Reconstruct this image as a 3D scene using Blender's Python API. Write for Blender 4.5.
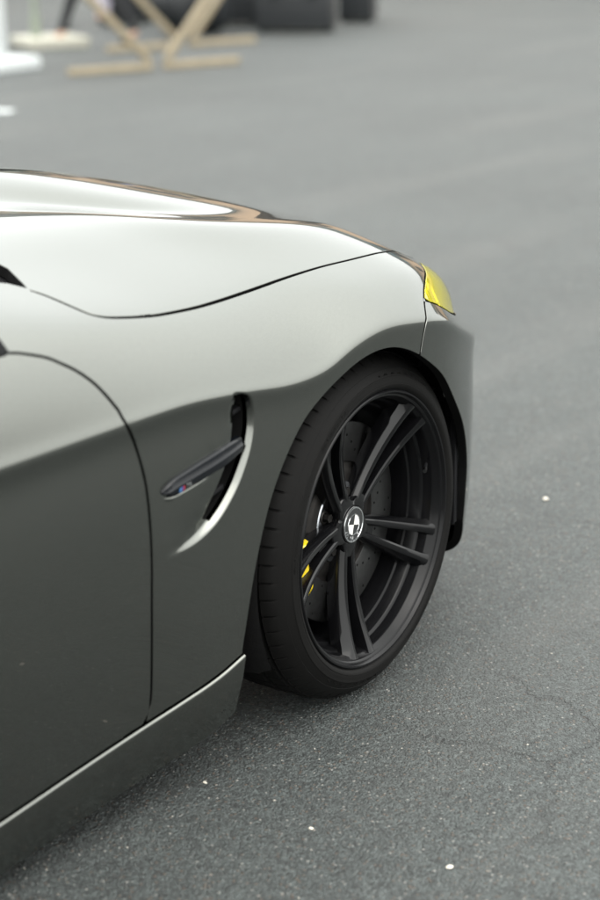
import bpy, bmesh, math, random
import numpy as np
from mathutils import Vector, Matrix
from mathutils.geometry import delaunay_2d_cdt
random.seed(7); rng=np.random.default_rng(7)
sc=bpy.context.scene
for o in list(bpy.data.objects): bpy.data.objects.remove(o)
COL=sc.collection
R=math.radians
# ------------------------------------------------------------------ camera
CAM=(-2.47529,-1.68520,1.45279); YAW,PIT,ROL=0.651681,-0.310827,-0.010761
cd=bpy.data.cameras.new('camera'); cam=bpy.data.objects.new('camera',cd); COL.objects.link(cam)
fw=Vector((math.cos(YAW)*math.cos(PIT),math.sin(YAW)*math.cos(PIT),math.sin(PIT)))
rt=Vector((math.sin(YAW),-math.cos(YAW),0)); up=rt.cross(fw)
r2=rt*math.cos(ROL)+up*math.sin(ROL); u2=-rt*math.sin(ROL)+up*math.cos(ROL)
M=Matrix((r2,u2,-fw)).transposed().to_4x4(); M.translation=Vector(CAM); cam.matrix_world=M
cd.sensor_width=36; cd.lens=70.0; cd.clip_start=.05; cd.clip_end=2000
cd.dof.use_dof=True; cd.dof.focus_distance=(Vector((0.0,.03,.36))-Vector(CAM)).dot(fw); cd.dof.aperture_fstop=2.4
sc.camera=cam
# ------------------------------------------------------------------ light
SUN_EL,SUN_AZ=R(64),R(-115)      # azimuth measured from +X towards +Y
CLOUD=(15.4,15.6,15.1,1)
w=bpy.data.worlds.new('World'); sc.world=w; w.use_nodes=True
nt=w.node_tree; nt.nodes.clear()
sky=nt.nodes.new('ShaderNodeTexSky'); sky.sky_type='NISHITA'; sky.sun_disc=False
sky.sun_elevation=SUN_EL; sky.sun_rotation=R(90)-SUN_AZ; sky.air_density=1.0; sky.dust_density=6.0; sky.ozone_density=1.0
hs=nt.nodes.new('ShaderNodeHueSaturation'); hs.inputs['Saturation'].default_value=.30
bg=nt.nodes.new('ShaderNodeBackground'); bg.inputs['Strength'].default_value=.15
wo=nt.nodes.new('ShaderNodeOutputWorld')
mxw=nt.nodes.new('ShaderNodeMix'); mxw.data_type='RGBA'; mxw.inputs['Factor'].default_value=.78   # an even cloud deck over the clear sky
nt.links.new(sky.outputs[0],hs.inputs['Color']); tcw=nt.nodes.new('ShaderNodeTexCoord'); sxw=nt.nodes.new('ShaderNodeSeparateXYZ'); nt.links.new(tcw.outputs['Generated'],sxw.inputs[0])
mrw=nt.nodes.new('ShaderNodeMapRange'); mrw.inputs['From Min'].default_value=0.; mrw.inputs['From Max'].default_value=1.; mrw.inputs['To Min'].default_value=.50; mrw.inputs['To Max'].default_value=1.0; nt.links.new(sxw.outputs['Z'],mrw.inputs['Value'])   # standard overcast: zenith brighter than horizon
scw=nt.nodes.new('ShaderNodeVectorMath'); scw.operation='SCALE'; scw.inputs[0].default_value=CLOUD[:3]; nt.links.new(mrw.outputs[0],scw.inputs['Scale']); nt.links.new(scw.outputs[0],mxw.inputs['B'])
nt.links.new(hs.outputs[0],mxw.inputs['A']); nt.links.new(mxw.outputs['Result'],bg.inputs[0]); nt.links.new(bg.outputs[0],wo.inputs[0])
sl=bpy.data.lights.new('sun','SUN'); sl.energy=.5; sl.angle=R(60); sl.color=(1,.95,.88)
so=bpy.data.objects.new('sun',sl); COL.objects.link(so)
sd=Vector((math.cos(SUN_AZ)*math.cos(SUN_EL),math.sin(SUN_AZ)*math.cos(SUN_EL),math.sin(SUN_EL)))
so.rotation_euler=sd.to_track_quat('Z','Y').to_euler(); so.location=(0,0,20)
sc.view_settings.view_transform='Standard'; sc.view_settings.look='None'; sc.view_settings.gamma=1; sc.view_settings.use_curve_mapping=False
sc.view_settings.exposure=1.03
sc.render.engine='CYCLES'; sc.cycles.max_bounces=8; sc.cycles.use_denoising=True
# ------------------------------------------------------------------ materials
def mat(name,col,rough=.5,metal=0.,coat=0.,coatr=.03,spec=.5,noise=None,bump=None):
    m=bpy.data.materials.new(name); m.use_nodes=True; n=m.node_tree; b=n.nodes['Principled BSDF']
    b.inputs['Base Color'].default_value=(*col,1); b.inputs['Roughness'].default_value=rough; b.inputs['Metallic'].default_value=metal
    b.inputs['Coat Weight'].default_value=coat; b.inputs['Coat Roughness'].default_value=coatr; b.inputs['Specular IOR Level'].default_value=spec
    tc=n.nodes.new('ShaderNodeTexCoord')
    if noise:
        sca,amt=noise
        t=n.nodes.new('ShaderNodeTexNoise'); t.inputs['Scale'].default_value=sca; t.inputs['Detail'].default_value=6
        n.links.new(tc.outputs['Object'],t.inputs['Vector'])
        mx=n.nodes.new('ShaderNodeMix'); mx.data_type='RGBA'
        mx.inputs['A'].default_value=(*[c*(1-amt) for c in col],1); mx.inputs['B'].default_value=(*[min(1,c*(1+amt)) for c in col],1)
        n.links.new(t.outputs['Fac'],mx.inputs['Factor']); n.links.new(mx.outputs['Result'],b.inputs['Base Color'])
        rr=n.nodes.new('ShaderNodeMapRange'); rr.inputs['To Min'].default_value=max(0,rough-.06); rr.inputs['To Max'].default_value=min(1,rough+.06)
        n.links.new(t.outputs['Fac'],rr.inputs['Value']); n.links.new(rr.outputs[0],b.inputs['Roughness'])
    if bump:
        sca,st,di=bump
        t=n.nodes.new('ShaderNodeTexNoise'); t.inputs['Scale'].default_value=sca; t.inputs['Detail'].default_value=4
        n.links.new(tc.outputs['Object'],t.inputs['Vector'])
        bp=n.nodes.new('ShaderNodeBump'); bp.inputs['Strength'].default_value=st; bp.inputs['Distance'].default_value=di
        n.links.new(t.outputs['Fac'],bp.inputs['Height']); n.links.new(bp.outputs[0],b.inputs['Normal'])
    return m
def paint_mat():
    m=bpy.data.materials.new('grey_metallic_paint'); m.use_nodes=True; n=m.node_tree; b=n.nodes['Principled BSDF']
    b.inputs['Metallic'].default_value=1.; b.inputs['Coat Weight'].default_value=1.; b.inputs['Coat Roughness'].default_value=.015; b.inputs['Coat IOR'].default_value=1.36; b.inputs['Specular Tint'].default_value=(.54,.56,.55,1)
    tc=n.nodes.new('ShaderNodeTexCoord'); v=n.nodes.new('ShaderNodeTexVoronoi'); v.inputs['Scale'].default_value=2500
    n.links.new(tc.outputs['Object'],v.inputs['Vector'])
    mx=n.nodes.new('ShaderNodeMix'); mx.data_type='RGBA'; mx.inputs['A'].default_value=(.130,.135,.123,1); mx.inputs['B'].default_value=(.198,.203,.187,1)
    n.links.new(v.outputs['Color'],mx.inputs['Factor']); n.links.new(mx.outputs['Result'],b.inputs['Base Color'])
    t=n.nodes.new('ShaderNodeTexNoise'); t.inputs['Scale'].default_value=6; t.inputs['Detail'].default_value=8; n.links.new(tc.outputs['Object'],t.inputs['Vector'])
    rr=n.nodes.new('ShaderNodeMapRange'); rr.inputs['To Min'].default_value=.17; rr.inputs['To Max'].default_value=.21
    n.links.new(t.outputs['Fac'],rr.inputs['Value']); n.links.new(rr.outputs[0],b.inputs['Roughness'])
    return m
PAINT=paint_mat()
BLACK=mat('black_plastic',(.008,.008,.009),.5,spec=.2,noise=(40,.3))
GLOSSB=mat('gloss_black',(.010,.010,.011),.12,coat=1.)
LINER=mat('wheel_arch_felt',(.006,.006,.006),.9,spec=.06,noise=(60,.4),bump=(300,.4,.002))
RUBBER=mat('tyre_rubber',(.0062,.0060,.0058),.62,spec=.10,noise=(25,.25),bump=(600,.25,.0006))
RIMB=mat('satin_black_alloy',(.0035,.0035,.004),.15,metal=0,coat=0,spec=.34,noise=(30,.15))
RIMD=mat('black_alloy_barrel',(.0045,.0045,.005),.20,metal=0,spec=.20,noise=(20,.2))
STEEL=mat('machined_steel',(.09,.09,.09),.33,metal=1.,noise=(90,.2))
ALU=mat('bare_aluminium',(.42,.44,.47),.25,metal=1.,noise=(60,.15))
DSTEEL=mat('dark_steel',(.05,.047,.045),.5,metal=1.,noise=(60,.3))
YEL=mat('yellow_caliper_paint',(.80,.58,.01),.25,coat=.6,noise=(20,.08))
RED=mat('red_mark',(.26,.02,.03),.4); BLUE=mat('blue_mark',(.025,.03,.14),.4); LBLUE=mat('light_blue_mark',(.05,.13,.28),.4)
WHITE=mat('roundel_white',(.80,.78,.74),.3,coat=.5); CHROME=mat('chrome',(.75,.76,.77),.12,metal=1.)
DCHROME=mat('dark_chrome',(.004,.005,.007),.14,metal=0,spec=.32)
GLASS=mat('tinted_glass',(.006,.008,.008),.03,coat=1.)
WOOD=mat('pale_timber',(.27,.225,.15),.6,noise=(9,.22),bump=(60,.3,.003))
BWOOD=mat('weathered_timber',(.22,.17,.12),.65,noise=(9,.25))
CASE=mat('black_case',(.010,.012,.014),.5,noise=(14,.3))
CASEM=mat('case_edging',(.035,.04,.04),.4,metal=.8)
WPOST=mat('white_powder_coat',(.55,.58,.58),.4,noise=(5,.04))
SLAB=mat('pale_concrete',(.40,.39,.33),.8,noise=(12,.15),bump=(80,.4,.004))
OLIVE=mat('olive_pole',(.22,.25,.20),.45,noise=(10,.1))
SEAM=mat('gap_black',(.004,.004,.004),.8,spec=.08)  # matte black; on panel hems and gap strips it stands in for shade
TAIL=mat('red_lamp',(.25,.01,.01),.1,coat=1.)
# ------------------------------------------------------------------ object helpers
def tag(o,label=None,cat=None,group=None,kind=None):
    if label: o['label']=label
    if cat: o['category']=cat
    if group: o['group']=group
    if kind: o['kind']=kind
    return o
def empty(name,loc=(0,0,0),rz=0):
    o=bpy.data.objects.new(name,None); o.location=loc; o.rotation_euler=(0,0,rz); o.empty_display_size=.1; COL.objects.link(o); return o
def link(name,me,mats,parent=None,smooth=True):
    o=bpy.data.objects.new(name,me); COL.objects.link(o)
    for m in (mats if isinstance(mats,(list,tuple)) else [mats]): me.materials.append(m)
    if smooth: me.polygons.foreach_set('use_smooth',[True]*len(me.polygons))
    if parent: o.parent=parent
    return o
def mesh(name,verts,faces):
    me=bpy.data.meshes.new(name); me.from_pydata([tuple(map(float,v)) for v in verts],[],[tuple(map(int,f)) for f in faces]); me.update(); return me
def bmobj(name,bm,mats,parent=None,smooth=True,bevel=0,seg=2):
    if bevel: bmesh.ops.bevel(bm,geom=[e for e in bm.edges if len(e.link_faces)==2 and e.calc_face_angle(0)>.5],offset=bevel,segments=seg,profile=.6,affect='EDGES',clamp_overlap=True)
    bmesh.ops.recalc_face_normals(bm,faces=bm.faces)
    me=bpy.data.meshes.new(name); bm.to_mesh(me); bm.free(); o=link(name,me,mats,parent,smooth)
    if smooth: sharp(me)
    return o
def sharp(me,ang=R(40)):
    bm=bmesh.new(); bm.from_mesh(me)
    for e in bm.edges:
        if len(e.link_faces)==2 and e.calc_face_angle(0)>ang: e.smooth=False
    bm.to_mesh(me); bm.free()
def boxbm(bm,c,s,rot=None,mi=0):
    r=bmesh.ops.create_cube(bm,size=1); m=Matrix.Translation(Vector(c))@(rot.to_4x4() if rot else Matrix.Identity(4))@Matrix.Diagonal((*s,1))
    bmesh.ops.transform(bm,matrix=m,verts=r['verts'])
    for f in {f for v in r['verts'] for f in v.link_faces}: f.material_index=mi
    return r['verts']
def beam(name,a,b,w,h,m,parent,bev=.004):
    a,b=Vector(a),Vector(b); d=b-a; q=d.to_track_quat('X','Z').to_matrix()
    bm=bmesh.new(); boxbm(bm,(a+b)/2,(d.length,w,h),q); return bmobj(name,bm,m,parent,bevel=bev)
def lathe_bm(bm,prof,n=96,mi=0,cap=False,closed=False):
    """profile of (off,r): off is outward (-Y)."""
    rings=[]
    for k in range(n):
        a=2*math.pi*k/n; rings.append([bm.verts.new((r*math.cos(a),-o,r*math.sin(a))) for o,r in prof])
    m=len(prof)
    for k in range(n):
        A,B=rings[k],rings[(k+1)%n]
        for j in range(m if closed else m-1):
            f=bm.faces.new((A[j],A[(j+1)%m],B[(j+1)%m],B[j])); f.material_index=mi
    if cap:
        f=bm.faces.new([rg[-1] for rg in rings]); f.material_index=mi
    return rings
def tube_bm(bm,pts,rad,n=10,mi=0):
    pts=[Vector(p) for p in pts]; rings=[]
    for i,p in enumerate(pts):
        d=(pts[min(i+1,len(pts)-1)]-pts[max(i-1,0)]).normalized(); x=d.orthogonal().normalized(); 
        if i: 
            x=(px-d*px.dot(d)).normalized()
        px=x; y=d.cross(x); r=rad[i] if isinstance(rad,(list,tuple)) else rad
        rings.append([bm.verts.new(p+(x*math.cos(2*math.pi*k/n)+y*math.sin(2*math.pi*k/n))*r) for k in range(n)])
    for A,B in zip(rings,rings[1:]):
        for k in range(n): bm.faces.new((A[k],A[(k+1)%n],B[(k+1)%n],B[k])).material_index=mi
    bm.faces.new(rings[0][::-1]).material_index=mi; bm.faces.new(rings[-1]).material_index=mi
# ------------------------------------------------------------------ ground
def ground_mat():
    m=bpy.data.materials.new('asphalt'); m.use_nodes=True; n=m.node_tree; L=n.links; b=n.nodes['Principled BSDF']
    tc=n.nodes.new('ShaderNodeTexCoord').outputs['Object']
    def N(t,**k):
        x=n.nodes.new(t)
        for a,v in k.items():
            if a in x.inputs: x.inputs[a].default_value=v
            else: setattr(x,a,v)
        return x
    def tex(t,scale,**k):
        x=N(t,Scale=scale,**k); L.new(tc,x.inputs['Vector']); return x
    def ramp(src,p0,p1,c0=0,c1=1):
        x=n.nodes.new('ShaderNodeMapRange'); x.inputs['From Min'].default_value=p0; x.inputs['From Max'].default_value=p1; x.inputs['To Min'].default_value=c0; x.inputs['To Max'].default_value=c1; L.new(src,x.inputs['Value']); return x.outputs[0]
    def math_(op,a,c):
        x=n.nodes.new('ShaderNodeMath'); x.operation=op
        for i,v in enumerate((a,c)):
            if isinstance(v,(int,float)): x.inputs[i].default_value=v
            else: L.new(v,x.inputs[i])
        return x.outputs[0]
    def mix(f,a,c):
        x=n.nodes.new('ShaderNodeMix'); x.data_type='RGBA'
        for nm,v in (('Factor',f),('A',a),('B',c)):
            if isinstance(v,tuple): x.inputs[nm].default_value=(*v,1)
            elif isinstance(v,(int,float)): x.inputs[nm].default_value=v
            else: L.new(v,x.inputs[nm])
        return x.outputs['Result']
    big=tex('ShaderNodeTexNoise',.55,Detail=5.).outputs['Fac']
    mid=tex('ShaderNodeTexNoise',7.,Detail=6.).outputs['Fac']
    st=tex('ShaderNodeTexVoronoi',165.); st2=tex('ShaderNodeTexVoronoi',420.)
    fine=tex('ShaderNodeTexNoise',900.,Detail=3.).outputs['Fac']
    base=mix(ramp(big,.35,.68),ASPH_A,ASPH_B)
    base=mix(ramp(mid,.3,.75,0,.55),base,ASPH_C)
    # aggregate: each stone its own tone
    sep=n.nodes.new('ShaderNodeSeparateColor'); L.new(st.outputs['Color'],sep.inputs[0])
    tone=ramp(sep.outputs[0],0,1,.40,1.6)
    sep2=n.nodes.new('ShaderNodeSeparateColor'); L.new(st2.outputs['Color'],sep2.inputs[0])
    tone=math_('MULTIPLY',tone,ramp(sep2.outputs[0],0,1,.5,1.5))
    stone=ramp(st.outputs['Distance'],.25,.55,1,0)
    mulc=n.nodes.new('ShaderNodeVectorMath'); mulc.operation='SCALE'; L.new(base,mulc.inputs[0]); L.new(tone,mulc.inputs['Scale'])
    base=mulc.outputs[0]
    pale=math_('MULTIPLY',ramp(sep.outputs[1],.955,.975),stone)
    base=mix(pale,base,(.24,.235,.215))
    warm=math_('MULTIPLY',ramp(sep.outputs[2],.93,.95),math_('MULTIPLY',stone,.5))
    base=mix(warm,base,(.13,.085,.055))
    # hairline cracks, broken up
    dn=tex('ShaderNodeTexNoise',3.,Detail=8.,Roughness=.65)
    va=n.nodes.new('ShaderNodeVectorMath'); va.operation='MULTIPLY_ADD'; L.new(dn.outputs['Color'],va.inputs[0]); va.inputs[1].default_value=(.35,.35,0); L.new(tc,va.inputs[2])
    cr=N('ShaderNodeTexVoronoi',feature='DISTANCE_TO_EDGE',Scale=1.9); L.new(va.outputs[0],cr.inputs['Vector'])
    crack=math_('MULTIPLY',ramp(cr.outputs['Distance'],.002,.009,1,0),ramp(tex('ShaderNodeTexNoise',1.3,Detail=3.).outputs['Fac'],.50,.60))
    base=mix(math_('MULTIPLY',crack,.42),base,(.018,.018,.018))
    # pale dusty streaks
    mp=n.nodes.new('ShaderNodeMapping'); mp.inputs['Scale'].default_value=(.25,1.6,1); mp.inputs['Rotation'].default_value=(0,0,R(-32)); L.new(tc,mp.inputs['Vector'])
    dust=N('ShaderNodeTexNoise',Scale=1.4,Detail=7.); L.new(mp.outputs[0],dust.inputs['Vector'])
    base=mix(ramp(dust.outputs['Fac'],.52,.72,0,.35),base,(.095,.096,.090))
    L.new(base,b.inputs['Base Color'])
    L.new(ramp(fine,.3,.7,.50,.70),b.inputs['Roughness']); b.inputs['Specular IOR Level'].default_value=.6
    hgt=math_('ADD',math_('MULTIPLY',stone,ramp(sep.outputs[0],0,1,.3,1)),math_('MULTIPLY',fine,.25))
    hgt=math_('SUBTRACT',hgt,math_('MULTIPLY',crack,1.2))
    hgt=math_('ADD',hgt,math_('MULTIPLY',ramp(st2.outputs['Distance'],.2,.6,1,0),.35))
    bp=n.nodes.new('ShaderNodeBump'); bp.inputs['Strength'].default_value=.9; bp.inputs['Distance'].default_value=.0045; L.new(hgt,bp.inputs['Height']); L.new(bp.outputs[0],b.inputs['Normal'])
    return m
ASPH_A,ASPH_B,ASPH_C=(.030,.0362,.0353),(.044,.0518,.0504),(.052,.060,.058)
GM=ground_mat()
G=link('ground',mesh('ground',[(-600,-600,0),(600,-600,0),(600,600,0),(-600,600,0)],[(0,1,2,3)]),GM,smooth=False); tag(G,'grey asphalt ground with pale stone chips','ground',kind='structure')
# ------------------------------------------------------------------ car body master surface
YC=0.935
FA,FB,FC,FD=.10,-.10,-.12,.02
PLAN=np.array([(-4.0,.10),(-3.4,.03),(-2.8,-.004),(-2.2,.004),(-1.6,.012),(-1.1,.012),(-.8,.010),(-.6,.006),(-.4,.000),(-.2,-.005),(0.,-.007),(.1,-.003),(.2,.012),(.27,.030),(.345,.055),(.42,.084),(.49,.122),(.555,.172),(.62,.245),(.68,.345),(.735,.495),(.778,.70),(.793,.935)])
def pchip(xs,ys,x):
    xs=np.asarray(xs,float); ys=np.asarray(ys,float)
    h=np.diff(xs); d=np.diff(ys)/h; m=np.zeros(len(xs))
    for i in range(1,len(xs)-1):
        if d[i-1]*d[i]>0:
            w1=2*h[i]+h[i-1]; w2=h[i]+2*h[i-1]; m[i]=(w1+w2)/(w1/d[i-1]+w2/d[i])
    m[0]=d[0]; m[-1]=d[-1]
    x=np.clip(x,xs[0],xs[-1]); i=np.clip(np.searchsorted(xs,x)-1,0,len(xs)-2)
    t=(x-xs[i])/h[i]
    return ys[i]*(1+2*t)*(1-t)**2+m[i]*h[i]*t*(1-t)**2+ys[i+1]*t*t*(3-2*t)-m[i+1]*h[i]*t*t*(1-t)
def smooth(a,s):
    n=int(4*s)+1; k=np.exp(-.5*(np.arange(-n,n+1)/s)**2); k/=k.sum()
    p=np.concatenate([2*a[0]-a[n:0:-1],a,2*a[-1]-a[-2:-n-2:-1]]); return np.convolve(p,k,'valid')
DU=.01
_pu=np.concatenate([PLAN[:13,0],PLAN[12,0]+np.cumsum(np.hypot(*np.diff(PLAN[12:],axis=0).T))])
U0,U1=-4.0,float(_pu[-1]); NU=int(round((U1-U0)/DU))+1
UG=np.linspace(U0,U1,NU); DU=UG[1]-UG[0]
def tab(pts,s=4.):
    p=np.array(pts,float); return smooth(pchip(p[:,0],p[:,1],UG),s)
px_,py_=smooth(pchip(_pu,PLAN[:,0],UG),3.),smooth(pchip(_pu,PLAN[:,1],UG),3.)
tx,ty=np.gradient(px_),np.gradient(py_); L=np.hypot(tx,ty); nx,ny=-ty/L,tx/L   # inward normal
nx[-1],ny[-1]=-1,0
E_=U1
zc=tab([(-4,.80),(-2.8,.765),(-1.6,.712),(-.95,.702),(-.68,.704),(-.56,.705),(-.41,.694),(-.27,.679),(-.195,.683),(-.12,.709),(-.02,.724),(.09,.711),(.2,.688),(.3,.650),(.4,.615),(.5,.59),(.9,.57),(E_,.57)],2.5)
hx=tab([(-4,-4),(-1,-1),(0,0),(.1,.1),(.2,.2),(.3,.285),(.45,.37),(.65,.47),(.9,.58),(1.15,.66),(E_,.70)],4)
hy=tab([(-4,.14),(-1.0,.10),(-.8,.10),(-.6,.112),(-.4,.122),(-.2,.142),(0,.158),(.15,.165),(.25,.185),(.4,.255),(.6,.40),(.8,.56),(1.1,.80),(E_,.935)],5)
hz=tab([(-4,.92),(-1.6,.905),(-1.0,.892),(-.8,.872),(-.6,.841),(-.4,.818),(-.2,.811),(0,.808),(.15,.803),(.3,.789),(.45,.778),(.65,.768),(.9,.745),(E_,.70)],5)
cx=tab([(-4,-4),(-1,-1),(0,0),(.1,.1),(.3,.28),(.6,.46),(.9,.60),(E_,.70)],5)
cz=tab([(-4,.985),(-1.0,.99),(-.8,.985),(-.5,.968),(-.25,.945),(-.03,.922),(.14,.893),(.26,.868),(.42,.839),(.7,.802),(1.,.752),(E_,.70)],5)
one=np.ones(NU)
def off(k,o,z): return np.stack([px_+nx*o,py_+ny*o,z*one],1)
def lo(*p): return tab(p,4)
rows=[]
zl=tab([(-4,1.),(-.45,1.),(.1,0),(E_,0)],6)
rows.append(off(0,.16,.12-.055*zl)); rows.append(off(1,.060,.115-.05*zl))
rows.append(off(2,lo((-4,.052),(-.65,.050),(-.42,.026),(.2,.03),(.4,.02),(E_,.03)),.15-.045*zl))
rows.append(off(3,lo((-4,.044),(-.65,.041),(-.42,.020),(.2,.012),(E_,.01)),.21-.025*zl))
rows.append(off(4,lo((-4,.028),(-.65,.026),(-.42,.013),(.2,.006),(E_,.0)),.32))
rows.append(off(5,lo((-4,.013),(-.65,.013),(-.4,.008),(.2,.004),(E_,.0)),.46))
rows.append(off(6,lo((-4,.006),(-.65,.006),(-.4,.005),(-.15,.004),(.2,.004),(E_,.01)),zc-.10))
rows.append(off(7,lo((-4,.013),(-.65,.014),(-.4,.011),(-.2,.006),(-.12,.004),(.1,.003),(.3,.004),(E_,.01)),zc-.035))
rows.append(off(8,0.,zc-.004)); rows.append(off(9,.008,zc+.008))
A=off(0,.0,zc); H=np.stack([hx,hy,hz],1); C=np.stack([cx,YC*one,cz],1)
def sh(fy,fz): 
    P=A+(H-A)*fy; P[:,2]=zc+(hz-zc)*fz; return P
fr=tab([(-4,0),(.1,0),(.3,.6),(.4,1.),(E_,1)],4)[:,None]
rows.append(sh(.215+FA*fr*.6,.37+FB*fr[:,0])); rows.append(sh(.50+FC*fr,.735+FD*fr[:,0])); rows.append(H.copy())
vv=tab([(-4,.72),(-.4,.72),(-.28,.71),(-.19,.68),(-.12,.60),(-.05,.47),(.05,.36),(.15,.32),(.35,.30),(E_,.30)],4)
dv=vv-.3; dip=tab([(-4,0),(-.5,0),(-.3,.02),(-.16,.075),(-.04,.07),(.06,.03),(.2,.01),(.35,0),(E_,0)],4)
for fy,g in ((.38*vv,.30+.1*dv),(.66*vv,.485+.33*dv),(vv,.490+.37*dv-.28*dip),(vv+.09,.525+.40*dv-.40*dip),(vv+.18,.70+.40*dv-.3*dip),(np.minimum((vv+1.15)/2+.05,.965),.94+.04*dv),(one,one)):
    P=H+(C-H)*fy[:,None]; P[:,2]=hz+(cz-hz)*g; rows.append(P)
m=rows[-2].copy(); m[:,1]=2*YC-m[:,1]; rows.append(m)
rows.insert(0,2*rows[0]-rows[1])
ROWS=np.array(rows)  # (NR,NU,3), index shifted by 1
NT=len(ROWS)-3
DISP=None
def S0(u,t):
    u=np.asarray(u,float); t=np.asarray(t,float)
    fu=np.clip((u-U0)/DU,0,NU-1.000001); i=fu.astype(int); a=(fu-i)[...,None]
    ft=np.clip(t,0,NT-1e-9); k=ft.astype(int); w=(ft-k)[...,None]
    i0=np.maximum(i-1,0); i2=i+1; i3=np.minimum(i+2,NU-1)
    def R(kk):
        p0,p1,p2,p3=ROWS[kk,i0],ROWS[kk,i],ROWS[kk,i2],ROWS[kk,i3]
        return .5*(2*p1+(p2-p0)*a+(2*p0-5*p1+4*p2-p3)*a*a+(3*p1-p0-3*p2+p3)*a**3)
    b0=(1-w)**3/6; b1=(3*w**3-6*w*w+4)/6; b2=(-3*w**3+3*w*w+3*w+1)/6; b3=w**3/6
    return R(k)*b0+R(k+1)*b1+R(k+2)*b2+R(k+3)*b3
def nrm0(u,t):
    e=2e-3; f=2e-2
    du=S0(u+e,t)-S0(u-e,t); dt=S0(u,np.minimum(t+f,NT))-S0(u,np.maximum(t-f,0))
    n=np.cross(du,dt)
    l=np.linalg.norm(n,axis=-1,keepdims=True); return n/np.maximum(l,1e-12)

SEAMS={'door': [[-0.6114, 2.8806], [-0.6127, 3.09], [-0.6115, 3.4185], [-0.6141, 3.9606], [-0.6176, 4.5941], [-0.6193, 5.076], [-0.6238, 5.563], [-0.6305, 6.0604], [-0.6397, 6.5681], [-0.6514, 7.1907], [-0.6708, 8.2223], [-0.6795, 9.256], [-0.6897, 9.6428], [-0.7026, 10.0044], [-0.7161, 10.2817], [-0.7375, 10.5894], [-0.76, 10.8155], [-0.7779, 10.9793], [-0.8023, 11.1062], [-0.8269, 11.2075]], 'hood': [[-0.6678, 12.713], [-0.657, 12.6809], [-0.6469, 12.6031], [-0.6348, 12.501], [-0.6284, 12.3683], [-0.6249, 12.212], [-0.6197, 12.0469], [-0.6116, 11.9201], [-0.5941, 11.8287], [-0.5661, 11.7746], [-0.5019, 11.7189], [-0.4396, 11.7252], [-0.373, 11.7369], [-0.2993, 11.7665], [-0.222, 11.7951], [-0.1444, 11.8197], [-0.0669, 11.8451], [0.0127, 11.8749], [0.0937, 11.8846], [0.1612, 11.9075], [0.2287, 11.9141], [0.338, 11.8209], [0.541, 11.2209], [0.5439, 11.5308], [0.5205, 10.9618]], 'bump': [[0.4433, 11.2287], [0.4967, 11.0734], [0.3032, 10.8966], [0.2376, 10.4294], [0.1888, 9.9199], [0.1536, 9.3127], [0.1272, 8.5776], [0.1102, 7.7064], [0.0966, 7.2291]], 'gill': [[-0.4042, 7.9148], [-0.3909, 7.6552], [-0.3849, 7.3238], [-0.3914, 6.7336], [-0.41, 6.1694], [-0.4387, 5.6606], [-0.4605, 5.4064], [-0.4817, 5.2698], [-0.4933, 5.2488], [-0.4979, 5.2882], [-0.4851, 5.4259], [-0.4648, 5.6512], [-0.4483, 5.866], [-0.4305, 6.3696], [-0.4218, 7.1856], [-0.4153, 7.7035]], 'arch': [[-0.4023, 3.5452], [-0.3724, 4.5386], [-0.3298, 5.3863], [-0.2633, 6.2762], [-0.1956, 6.897], [-0.1264, 7.0531], [-0.0444, 7.0204], [0.0418, 6.7974], [0.128, 6.3761], [0.2283, 5.8591], [0.335, 5.0624], [0.3975, 4.2265], [0.4034, 3.4965], [0.4059, 2.9909]]}
VT_t=np.linspace(0,NT,800); _p=S0(np.full(800,-.3),VT_t); VT_v=np.concatenate([[0],np.cumsum(np.linalg.norm(np.diff(_p,axis=0),axis=1))])
def t2v(t): return np.interp(t,VT_t,VT_v)
def v2t(v): return np.interp(v,VT_v,VT_t)
LIP=np.array([(-.432,.700),(-.41,.694),(-.39,.683),(-.378,.659),(-.377,.63),(-.386,.599),(-.401,.569),(-.419,.541),(-.439,.518),(-.461,.498),(-.484,.483),(-.513,.471),(-.545,.464),(-.585,.460)])
def cr_spline(P,step):
    P=np.asarray(P,float); out=[]
    for i in range(len(P)-1):
        p0=P[max(i-1,0)] if i else 2*P[0]-P[1]; p1,p2=P[i],P[i+1]; p3=P[i+2] if i+2<len(P) else 2*P[-1]-P[-2]
        n=max(1,int(math.ceil(np.linalg.norm(p2-p1)/step)))
        for j in range(n):
            a=j/n; out.append(.5*(2*p1+(p2-p0)*a+(2*p0-5*p1+4*p2-p3)*a*a+(3*p1-p0-3*p2+p3)*a**3))
    out.append(P[-1]); return np.array(out)
LIPC=cr_spline(LIP,.004); LIPs=np.concatenate([[0],np.cumsum(np.linalg.norm(np.diff(LIPC,axis=0),axis=1))]); LIPs/=LIPs[-1]
def lip_depth(x,z):
    sh=x.shape; q=np.stack([x.ravel(),z.ravel()],1); out=np.zeros(len(q))
    m=(q[:,0]>-.64)&(q[:,0]<-.35)&(q[:,1]>.44)&(q[:,1]<.72)
    if m.any():
        p=q[m]; A,B=LIPC[:-1],LIPC[1:]; d=B-A; t=np.clip(((p[:,None]-A)*d).sum(2)/(d*d).sum(1),0,1); c=A+t[...,None]*d
        D=np.linalg.norm(p[:,None]-c,axis=2); i=D.argmin(1); ar=np.arange(len(p)); D=D[ar,i]
        e=p-c[ar,i]; cr=d[i,0]*e[:,1]-d[i,1]*e[:,0]; D=np.where(cr<0,D,-D)   # inside = rear / upper side
        s=LIPs[i]; dep=.015*np.clip(s/.07,0,1)**1.2*np.clip((1-s)/.32,0,1)**1.1
        wst=.0115; st=np.clip(D/wst,0,1); st=st*st*(3-2*st)
        fade=np.exp(-(np.clip(D,0,1)/.047)**2)
        out[m]=dep*st*fade
    return out.reshape(sh)
def Sd(u,t):
    P=S0(u,t); n=nrm0(u,t); return P-n*lip_depth(P[...,0],P[...,2])[...,None]*(np.asarray(t)<9)[...,None]
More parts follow.
